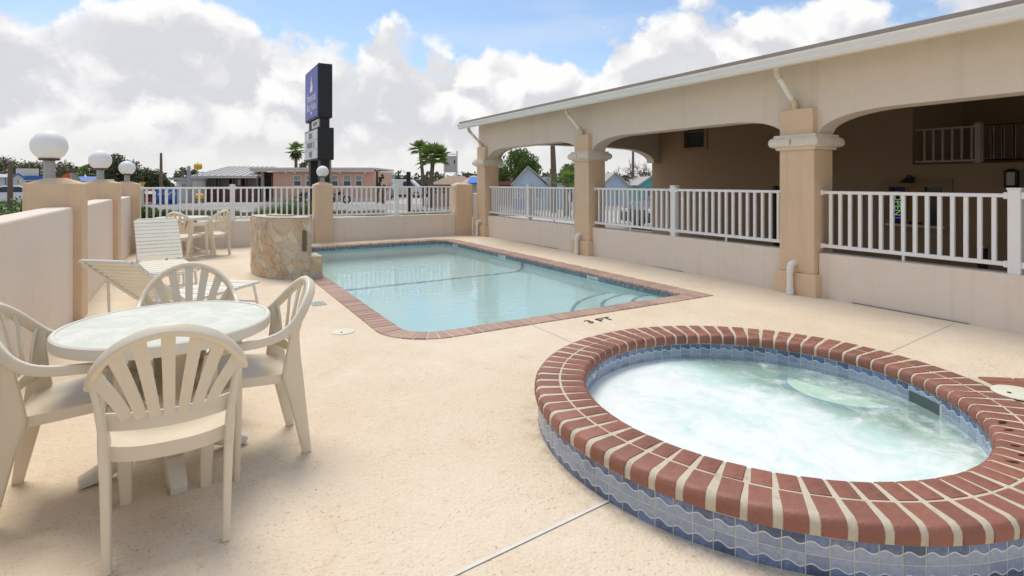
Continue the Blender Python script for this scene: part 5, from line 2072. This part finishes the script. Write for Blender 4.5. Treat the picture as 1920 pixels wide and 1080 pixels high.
# --- right of the pink house
p = Plot('blue_gabled_house', 'pale blue gabled house end showing past the pink house', 'house', 706, 60)
p.box('wall', 699, 715, 327, None, 0, 7, m_palegable)
put('gable_roof', MB().prism_y([(p.x(697), p.z(327)), (p.x(717), p.z(327)), (p.x(706), p.z(316))], -.2, 7.2), m_shingle, p.t, local=True)
p.window(703, 708, 333, 342, -.002, m_offwhite, m_glass, .05)
p = Plot('long_low_building', 'long low building with a dark flat roof beyond the lot', 'building', 770, 62)
p.box('wall', 716, 852, 344, None, 0, 6, m_brown)
p.box('roof', 714, 856, 337, 343.9, -1.2, 6.5, M('dark_slate_roof', (.10, .115, .12), .8, var=(3, .1)))
for a in range(722, 850, 12):
    p.box('bay_post', a, a + 1.6, 344.1, None, -1.0, -.8, m_offwhite)
p = Plot('brown_roofed_house', 'low pink house with a broad brown hip roof behind the palms', 'house', 842, 38)
p.box('wall', 808, 885, 346, None, 0, 6, m_pink)
x0, x1 = p.x(804), p.x(889)
put('hip_roof', MB().add([(x0, -.6, p.z(346)), (x1, -.6, p.z(346)), (x1, 6.6, p.z(346)), (x0, 6.6, p.z(346)), (p.x(832), 3, p.z(329)), (p.x(862), 3, p.z(329))],
                         [(0, 1, 5, 4), (1, 2, 5), (2, 3, 4, 5), (3, 0, 4), (3, 2, 1, 0)]), M('brown_shingle', (.34, .245, .18), .9, var=(5, .15)), p.t, local=True)
for a, b_ in ((814, 821), (828, 836), (843, 850)):
    p.window(a, b_, 350, 364, -.002, m_offwhite, m_redd, .06)
p.box('porch_beam', 806, 870, 346.1, 348.5, -.55, -.4, m_brown)
p = Plot('tarped_hut', 'small salmon hut with a bright blue tarp on its roof edge', 'hut', 884, 33)
p.box('wall', 868, 902, 345, None, 0, 3, M('pale_grey_siding', (.42, .44, .42), .8, var=(3, .1)))
put('roof', MB().add([(p.x(866), -.3, p.z(343)), (p.x(904), -.3, p.z(343)), (p.x(898), 1.6, p.z(329)), (p.x(880), 1.6, p.z(329)), (p.x(866), 3.3, p.z(343)), (p.x(904), 3.3, p.z(343))],
                     [(0, 1, 2, 3), (3, 2, 5, 4), (0, 3, 4), (1, 5, 2), (4, 5, 1, 0)]), m_pink, p.t, local=True)
put('tarp', MB().add([(p.x(876), -.36, p.z(343)), (p.x(904), -.36, p.z(342)), (p.x(900), .9, p.z(331)), (p.x(879), .9, p.z(331.5)), (p.x(876), -.38, p.z(345)), (p.x(904), -.38, p.z(344.5))], [(0, 1, 2, 3), (0, 4, 5, 1)]), m_tarp, p.t, local=True)

# --- billboard frame behind the palms
p = Plot('billboard', 'empty white lattice billboard frame behind the palms', 'billboard', 846, 48)
for a in (833, 857):
    p.box('mast', a - .9, a + .9, 283 if a > 850 else 290, None, -.1, .1, m_offwhite)
p.box('panel', 834, 856, 292, 322, .12, .16, M('faded_billboard_panel', (.55, .55, .52), .8, var=(2, .1)))
for py in (289, 322.5):
    p.box('beam', 833.9, 856.1, py - .8, py + .8, -.08, .08, m_offwhite)
put('brace', MB().tube([(p.x(834), .05, p.z(345)), (p.x(856), .05, p.z(324))], .05, 6), m_offwhite, p.t, local=True)
p.box('hole_cover', 851, 853, 300, 307, .09, .118, m_black)


# --- vehicles
def wheel(parent, x, y, r, w=.2):
    o = put('wheel', MB().sweep([(x, y - w / 2, r), (x, y - w / 2 + .03, r), (x, y + w / 2 - .03, r), (x, y + w / 2, r)],
                                [(math.cos(a) * r, math.sin(a) * r) for a in np.linspace(0, 2 * PI, 23)[:-1]], (0, 0, 1), [.9, 1, 1, .9]), m_tire, parent, local=True, smooth=True)
    rim = MB()
    for sy in (-1, 1):
        yy = y + sy * (w / 2 + .004)
        rim.add([(x, yy, r)] + [(x + math.cos(a) * r * .62, yy, r + math.sin(a) * r * .62) for a in np.linspace(0, 2 * PI, 15)[:-1]], [(0, i + 1, (i + 1) % 14 + 1) for i in range(14)])
    put('rim', rim, m_chrome, o, local=True)


def car(name, label, x, y, rotz, prof, glassq, width, paint, wheels, r, cat='car'):
    """prof: side outline (x forward, z); glassq: side window polygons; local x is the length"""
    t = thing(name, label, cat, (x, y, ZG + .004), rotz)
    n = len(prof)
    v, f_ = [], []
    zmax = max(z for _, z in prof)
    zb = zmax * .58
    for s in (-1, 1):
        for px, pz in prof:
            tp = width / 2 * (1 - .20 * max(0, (pz - zb) / (zmax - zb)))
            v.append((px, s * tp, pz))
    f_ = [tuple(range(n)), tuple(reversed(range(n, 2 * n)))] + [((i + 1) % n, i, n + i, n + (i + 1) % n) for i in range(n)]
    put('body', MB().add(v, f_), paint, t, local=True, bevel=.035, seg=2, smooth=35)
    for poly in glassq:
        for s in (-1, 1):
            q = [(a, s * (width / 2 * (1 - .20 * max(0, (z - zb) / (zmax - zb))) + .006), z) for a, z in poly]
            put('window', MB().add(q, [tuple(range(len(q)))]), m_glass, t, local=True)
    for wx in wheels:
        for s in (-1, 1):
            wheel(t, wx, s * (width / 2 - .11), r)
    return t


SED = [(-2.1, .28), (-2.15, .62), (-2.05, .86), (-1.55, .93), (-.95, 1.32), (-.55, 1.42), (.35, 1.41), (1.0, 1.0), (1.75, .90), (2.1, .72), (2.15, .42), (2.05, .26)]
SEDW = [[(-1.35, .96), (-.88, 1.28), (-.52, 1.35), (-.32, 1.36), (-.32, .96)], [(-.24, .96), (-.24, 1.36), (.30, 1.35), (.82, .97)]]
m_grpaint = M('dark_grey_car_paint', (.045, .05, .055), .4, coat=.2, spec=.5)
c_ = car('parked_car', 'dark grey car parked past the corner of the motel, nose showing', 15.75, 14.3, PI, SED, SEDW, 1.75, m_grpaint, (-1.32, 1.32), .33)
for s in (-1, 1):
    put('headlight', MB().box(2.06, 2.155, s * .62 - .16, s * .62 + .16, .62, .74), m_globe, c_, local=True, bevel=.02)
put('windscreen', MB().add([(.48, -.66, 1.37), (.48, .66, 1.37), (1.02, .80, 1.025), (1.02, -.80, 1.025)], [(0, 3, 2, 1)]), m_glass, c_, local=True)
PU = [(-2.5, .45), (-2.55, 1.0), (-.45, 1.0), (-.35, 1.65), (.55, 1.68), (1.15, 1.08), (2.3, .98), (2.4, .5), (2.3, .4)]
PUW = [[(-.28, 1.08), (-.22, 1.56), (.5, 1.59), (.98, 1.10)]]
m_whpaint = M('white_car_paint', (.72, .72, .70), .3, coat=.5)
x, y = place(27, 39)
car('parked_car', 'white car parked in front of the blue-trimmed shed at the left edge', x, y, -YAW + .7, SED, SEDW, 1.7, m_whpaint, (-1.32, 1.32), .33)
VAN = [(-2.3, .35), (-2.35, 1.7), (-2.2, 1.95), (.9, 1.95), (1.7, 1.25), (2.3, 1.05), (2.4, .5), (2.3, .35)]
x, y = place(757, 58)
car('delivery_van', 'white van parked before the long low building', x, y, -YAW, VAN, [[(.1, 1.2), (.1, 1.75), (.85, 1.75), (1.45, 1.22)]], 1.85, m_whpaint, (-1.5, 1.5), .36, 'van')
x, y = place(705, 54)
car('parked_car', 'pale car parked between the pink house and the white van', x, y, -YAW + .2, SED, SEDW, 1.7, M('silver_car_paint', (.35, .36, .37), .3, coat=.5), (-1.32, 1.32), .33)

# --- motorcycle in front of the pink house
x, y = place(634, 42)
mc = thing('motorcycle', 'dark motorcycle standing in front of the pink house', 'motorcycle', (x, y, ZG + .004), -YAW + .35)
wheel(mc, -.55, 0, .32, .14)
wheel(mc, .62, 0, .32, .12)
put('engine', MB().box(-.22, .22, -.14, .14, .22, .55), m_grey, mc, local=True, bevel=.04)
put('tank', MB().sweep([(-.05, 0, .78), (.15, 0, .84), (.36, 0, .78)], [(math.cos(a), math.sin(a)) for a in np.linspace(0, 2 * PI, 11)[:-1]], (0, 0, 1), [.08, .15, .07]), m_black, mc, local=True, smooth=True)
put('seat', MB().sweep([(-.70, 0, .80), (-.45, 0, .74), (-.06, 0, .74)], rrect(.12, .05, .03), (0, 0, 1), [.6, 1, .8]), m_black, mc, local=True, smooth=True)
put('fork', MB().tube([(.62, -.08, .32), (.42, -.08, .95)], .025, 6).tube([(.62, .08, .32), (.42, .08, .95)], .025, 6), m_chrome, mc, local=True)
put('handlebar', MB().tube([(.25, -.38, 1.05), (.40, -.15, .98), (.40, .15, .98), (.25, .38, 1.05)], .02, 6), m_black, mc, local=True)
put('frame', MB().tube([(-.55, 0, .32), (-.1, 0, .62), (.42, 0, .85), (.1, 0, .25), (-.55, 0, .32)], .03, 6), m_black, mc, local=True)
put('windshield', MB().add([(.46, -.2, .98), (.46, .2, .98), (.36, .16, 1.35), (.36, -.16, 1.35)], [(0, 1, 2, 3)]), m_glass, mc, local=True)
x, y = place(575, 43)
mc2 = thing('quad_bike', 'dark quad bike half hidden left of the middle fence pillar', 'quad bike', (x, y, ZG + .004), -YAW - .3)
for a in (-.5, .5):
    for b_ in (-.4, .4):
        wheel(mc2, a, b_, .28, .22)
put('body', MB().sweep([(-.65, 0, .62), (-.3, 0, .70), (.1, 0, .72), (.65, 0, .66)], rrect(.30, .12, .06), (0, 0, 1), [.7, 1, .9, .8]), m_black, mc2, local=True, smooth=True)
put('handlebar', MB().tube([(.15, -.35, 1.0), (.28, 0, .92), (.15, .35, 1.0)], .02, 6).tube([(.28, 0, .92), (.34, 0, .7)], .03, 6), m_chrome, mc2, local=True)
put('seat', MB().sweep([(-.5, 0, .84), (-.1, 0, .83), (.12, 0, .86)], rrect(.15, .05, .03), (0, 0, 1), [.8, 1, .7]), m_brown, mc2, local=True, smooth=True)

# --- left edge
p = Plot('metal_shed', 'white metal shed with blue corner trim at the left edge', 'shed', 20, 42, face=True)
p.box('wall', -40, 44, 333, None, 0, 6, m_offwhite)
put('gable', MB().prism_y([(p.x(23), p.z(333) + .002), (p.x(44.5), p.z(333) + .002), (p.x(34), p.z(326.5))], -.02, 5.9), m_offwhite, p.t, local=True)
put('roof', MB().add([(p.x(-42), -.3, p.z(332.5)), (p.x(23), -.3, p.z(332.5)), (p.x(23), 3, p.z(325.5)), (p.x(-42), 3, p.z(325.5))], [(0, 1, 2, 3)]), m_metalroof, p.t, local=True)
for a in (-20, 10, 22.5):
    p.box('corner_trim', a, a + 1.4, 333, None, -.05, -.002, m_blue)
put('gable_trim', MB().tube([(p.x(22), -.08, p.z(332)), (p.x(34), -.08, p.z(325.2)), (p.x(46), -.08, p.z(333))], .07, 4), m_blue, p.t, local=True)
p.window(31, 37, 336, 345, -.002, m_offwhite, m_glass, .05)
p = Plot('flat_roofed_shop', 'white flat-roofed shop with a blue band behind the metal shed', 'shop', 52, 62, face=True)
p.box('wall', 25, 92, 330, None, 0, 8, m_offwhite)
p.box('parapet', 30, 73, 316, 329.9, -.1, .3, m_offwhite)
p.box('blue_band', 44, 92, 330, 337, -.4, -.002, m_blue)
p.box('shop_window', 50, 88, 340, 352, -.03, -.002, m_glass)
p = Plot('striped_canopy', 'orange and sage green arched canopy behind the nearest lamp pillar', 'canopy', 132, 48, face=True)
nn = 8
aa = np.linspace(0, PI, nn + 1)
for i in range(nn):
    q = []
    for y_ in (-1.0, 1.0):
        q += [(p.x(132 + 20 * math.cos(aa[i])), y_, p.z(343) + (p.z(324) - p.z(343)) * math.sin(aa[i])), (p.x(132 + 20 * math.cos(aa[i + 1])), y_, p.z(343) + (p.z(324) - p.z(343)) * math.sin(aa[i + 1]))]
    put('canvas_strip', MB().add(q, [(0, 1, 3, 2)]), m_orange if i >= 4 else m_sage, p.t, local=True)
    put('end_panel', MB().add([q[0], q[1], (p.x(132), -1.0, p.z(343))], [(0, 1, 2)]), m_orange if i >= 4 else m_sage, p.t, local=True)
for a in (112.5, 133, 151.5):
    p.box('pole', a - .5, a + .5, 343 if a != 133 else 325, None, -1.02, -.95, m_offwhite)
p = Plot('awning_shop', 'shopfront with a deep blue awning between the two left lamp pillars', 'shop', 175, 55, face=True)
p.box('wall', 150, 215, 336, None, 0, 6, m_offwhite)
p.box('shop_window', 152, 172, 345, 362, -.03, -.002, m_dark)
put('awning', MB().add([(p.x(148), -1.4, p.z(340)), (p.x(188), -1.4, p.z(340)), (p.x(188), -.0, p.z(331)), (p.x(148), -.0, p.z(331)), (p.x(148), -1.4, p.z(342)), (p.x(188), -1.4, p.z(342))],
                       [(0, 1, 2, 3), (0, 4, 5, 1)]), m_blue, p.t, local=True)

# --- right bays: houses across the side street
p = Plot('light_blue_cottage', 'light blue gabled cottage seen through the far arcade bay', 'cottage', 992, 34)
p.box('wall', 961, 1024, 346, None, 0, 5.5, m_lightblue)
put('gable', MB().prism_y([(p.x(961), p.z(346.2)), (p.x(1024), p.z(346.2)), (p.x(990), p.z(314))], .0, .12), m_palegable, p.t, local=True)
ap = (p.x(990), p.z(312.5))
for a, z in ((p.x(958), p.z(348)), (p.x(1030), p.z(346.5))):
    put('roof_slope', MB().sweep([(a, 2.75, z), (ap[0], 2.75, ap[1])], [(-3.0, -.04), (3.0, -.04), (3.0, .04), (-3.0, .04)], (0, 0, 1)), m_shingle, p.t, local=True)
p.box('side_roof', 1024, 1062, 331, 346, .4, 5.2, m_shingle)
p.box('side_wall', 1024.2, 1060, 346.2, None, .5, 5.0, m_lightblue)
p.window(968, 976, 352, 372, -.002, m_offwhite, m_glass, .06)
p.window(1005, 1015, 352, 372, -.002, m_offwhite, m_glass, .06)
p.box('door', 986, 996, 352, None, -.05, -.002, m_blue)
p.box('blue_base', 962, 985, 373, None, -.04, -.001, m_tarp)
p = Plot('pale_blue_cottage', 'pale blue gabled cottage seen through the middle arcade bay', 'cottage', 1152, 40)
p.box('wall', 1128, 1178, 349, None, 0, 5, m_palegable)
put('gable', MB().prism_y([(p.x(1128), p.z(349.2)), (p.x(1178), p.z(349.2)), (p.x(1153), p.z(325))], .0, .12), m_palegable, p.t, local=True)
ap = (p.x(1153), p.z(324))
for a, z in ((p.x(1124), p.z(351)), (p.x(1182), p.z(351))):
    put('roof_slope', MB().sweep([(a, 2.5, z), (ap[0], 2.5, ap[1])], [(-2.8, -.05), (2.8, -.05), (2.8, .05), (-2.8, .05)], (0, 0, 1)), m_shingle, p.t, local=True)
p.window(1142, 1150, 354, 368, -.002, m_offwhite, m_glass, .06)
p.box('door', 1156, 1163, 354, None, -.05, -.002, m_teal)
p = Plot('teal_cottage', 'teal gabled cottage partly hidden by the motel corner', 'cottage', 1222, 42)
p.box('wall', 1198, 1250, 347, None, 0, 5, m_teal)
put('gable', MB().prism_y([(p.x(1198), p.z(347.2)), (p.x(1250), p.z(347.2)), (p.x(1219), p.z(333))], .0, .12), m_teal, p.t, local=True)
ap = (p.x(1219), p.z(331.5))
for a, z in ((p.x(1194), p.z(348.5)), (p.x(1254), p.z(348.5))):
    put('roof_slope', MB().sweep([(a, 2.5, z), (ap[0], 2.5, ap[1])], [(-2.8, -.05), (2.8, -.05), (2.8, .05), (-2.8, .05)], (0, 0, 1)), m_shingle, p.t, local=True)
p.window(1212, 1218, 352, 368, -.002, m_redd, m_glass, .06)
p.window(1224, 1232, 352, 366, -.002, m_offwhite, m_redd, .06)
p = Plot('grey_roofed_house', 'low house with a grey roof between the two gabled cottages', 'house', 1188, 55)
p.box('wall', 1165, 1215, 349, None, 0, 5, m_offwhite)
p.box('roof', 1162, 1218, 339, 348.8, -.4, 5.4, m_shingle)
p = Plot('red_brick_house', 'low red brick house left of the light blue cottage', 'house', 940, 40)
p.box('wall', 915, 960, 347, None, 0, 5, m_redd)
p.box('roof', 912, 963, 340, 346.8, -.4, 5.4, M('red_brown_roof', (.30, .14, .09), .9, var=(4, .15)))

# ------------------------------------------------------------------ planting
def T(name, label, px, d, top, rpx, mat, **k):
    x, y = place(px, d)
    return tree(name, label, x, y, hgt(top, d) - ZG, rpx / FPX * d, mat, **k)


T('broad_tree', 'broad thin-leaved olive brown tree at the left edge', 20, 66, 299, 42, lf_brown, n=4200, leaf=.13, clumps=44, lo=.3)
T('broad_tree', 'olive brown tree behind the nearest globe lamp stem', 92, 70, 302, 44, lf_brown, n=4200, leaf=.14, clumps=40, lo=.3)
T('dark_tree', 'tall dark tree behind the second globe lamp', 212, 60, 293, 44, lf_dark, n=6500, leaf=.14, clumps=44, lo=.25)
T('dark_tree', 'lower dark tree right of the third globe lamp', 268, 64, 318, 36, lf_dark, n=4500, leaf=.14, clumps=36, lo=.25)
T('dark_tree', 'small dark tree at the foot of the tall thin pole', 300, 66, 333, 22, lf_dark, n=2400, leaf=.13, clumps=24, lo=.25)
T('round_tree', 'olive tree behind the pink house left of the sign', 582, 62, 297, 22, lf_brown, n=2200, leaf=.12, clumps=22)
T('round_tree', 'bushy green tree left of the light blue cottage', 968, 45, 282, 46, lf_mid, n=7000, leaf=.11, clumps=50, lo=.25)
T('round_tree', 'green tree behind the wooden pole in the far arcade bay', 1072, 46, 304, 26, lf_mid, n=3200, leaf=.10, clumps=30, lo=.25)
T('small_tree', 'small green tree between the grey steel post and the offwhite shed', 352, 58, 322, 9, lf_dark, n=700, leaf=.10, clumps=12)
T('small_tree', 'small layered dark conifer just past the pink house', 717, 43, 324, 8, lf_dark, n=800, leaf=.07, clumps=14, lo=.12)
T('bare_tree', 'bare winter tree with twiggy crown in the middle arcade bay', 1190, 46, 292, 34, lf_brown, bare=True, trunk=.17, lo=.36)
x, y = place(555, 58)
fan_palm('slim palm with a dry leaf skirt behind the pink house', x, y, hgt(281, 58) - ZG, 1.15, n=16, skirt=16, trunk=.16)
x, y = place(796, 38)
fan_palm('left, taller palm of the pair beyond the back fence', x, y, hgt(279, 38) - ZG, .85, (-.35, 0), n=22, trunk=.11)
x, y = place(806, 36)
fan_palm('right, fuller palm of the pair beyond the back fence', x, y, hgt(294, 36) - ZG, 1.25, (.25, 0), n=44, trunk=.14)
x, y = place(1062, 27)
fan_palm('low bushy palm beside the wooden pole in the far arcade bay', x, y, hgt(337, 27) - ZG, .80, n=22, trunk=.10)
x, y = place(156, 58)
fan_palm('small dark palm left of the second globe lamp', x, y, hgt(322, 58) - ZG, .75, n=18, trunk=.12)
for i, (px, d, h, r, lb) in enumerate(((270, 14.6, 1.05, .38, 'leafy green shrub just past the left corner pillar'), (290, 15.2, 1.12, .38, 'second leafy green shrub from the left corner pillar'),
                                       (309, 14.8, .98, .30, 'third leafy green shrub from the left corner pillar'))):
    x, y = place(px, d)
    bush('shrub', lb, x, y, h, r, lf_mid, 900, .07, 'shrubs outside the back fence')
# hedge over the left wall
hx, hy = place(12, 10.2)
hd = thing('hedge', 'green leafy hedge behind the nearest stretch of the left wall', 'hedge', (hx, hy, ZG))
cs = [(rng.uniform(-2.6, .7), rng.uniform(-1.7, 1.2), rng.uniform(.5, 1.32)) for _ in range(70)]
put('foliage', mesh_quads('foliage', leaves(cs, 9000, .055, .30, .8)), lf_mid, hd, local=True)
st_ = MB()
for k in range(14):
    a = cs[k]
    st_.tube([(a[0], a[1], -.02), (a[0] + .05, a[1], a[2] * .6), a], [.02, .015, .008], 5)
put('stem', st_, m_trunk, hd, local=True)
# tall grass clumps by the pink house lot
for k, (px, d, hg, w) in enumerate(((488, 21, .78, .5), (512, 21, 1.0, .6), (538, 21, 1.22, .7), (563, 21, 1.15, .6), (580, 21, .95, .35))):
    x, y = place(px, d)
    gt = thing('grass_clump', ('leftmost', 'second', 'middle, tallest', 'fourth', 'rightmost')[k] + ' clump of tall green grass behind the stone fountain fence', 'grass clump', (x, y, ZG), group='tall grass clumps beyond the back fence')
    put('blades', mesh_quads('blades', blades(420, (-w / 2, w / 2), (-.3, .3), hg, .012, None, 0.0, .3), 3), lf_grass, gt, local=True)
# verge grass
lat = (lambda d, px: (px - 960) / FPX * d)
n_g = 9000
dd_ = rng.uniform(27.1, 30.4, n_g)
ll_ = rng.uniform(lat(27, 150), lat(27, 905), n_g)
keep = np.sin(ll_ * 2.3) + np.sin(ll_ * .9 + dd_) > -.6
dd_, ll_ = dd_[keep], ll_[keep]
bs = Fv[None, :] * dd_[:, None] + Rv[None, :] * ll_[:, None]
v = blades(len(bs), (0, 1), (0, 1), .22, .02, None, ZG)
tri = v.reshape(-1, 3, 3)
base = (tri[:, 0] + tri[:, 1]) / 2
tri[:, :, 0] += (bs[:, 0] - base[:, 0])[:, None]
tri[:, :, 1] += (bs[:, 1] - base[:, 1])[:, None]
vg = put('verge_grass', mesh_quads('verge_grass', tri.reshape(-1, 3), 3), lf_dry, kind='stuff')
vg['label'], vg['category'] = 'dry roadside grass along the street beyond the back fence', 'grass'
# far tree line closing the horizon
fc = []
for a in np.linspace(-75, 75, 150):
    d = 170 + rng.uniform(-15, 15)
    b = math.radians(a) + YAW
    for k in range(3):
        fc.append((d * math.sin(b) + rng.uniform(-3, 3), d * math.cos(b) + rng.uniform(-3, 3), ZG + rng.uniform(.5, 3.4)))
ft = put('far_trees', mesh_quads('far_trees', leaves(fc, 16000, .8, 2.6, .8)), lf_dark, kind='stuff')
ft['label'], ft['category'] = 'distant dark line of trees along the horizon', 'trees'
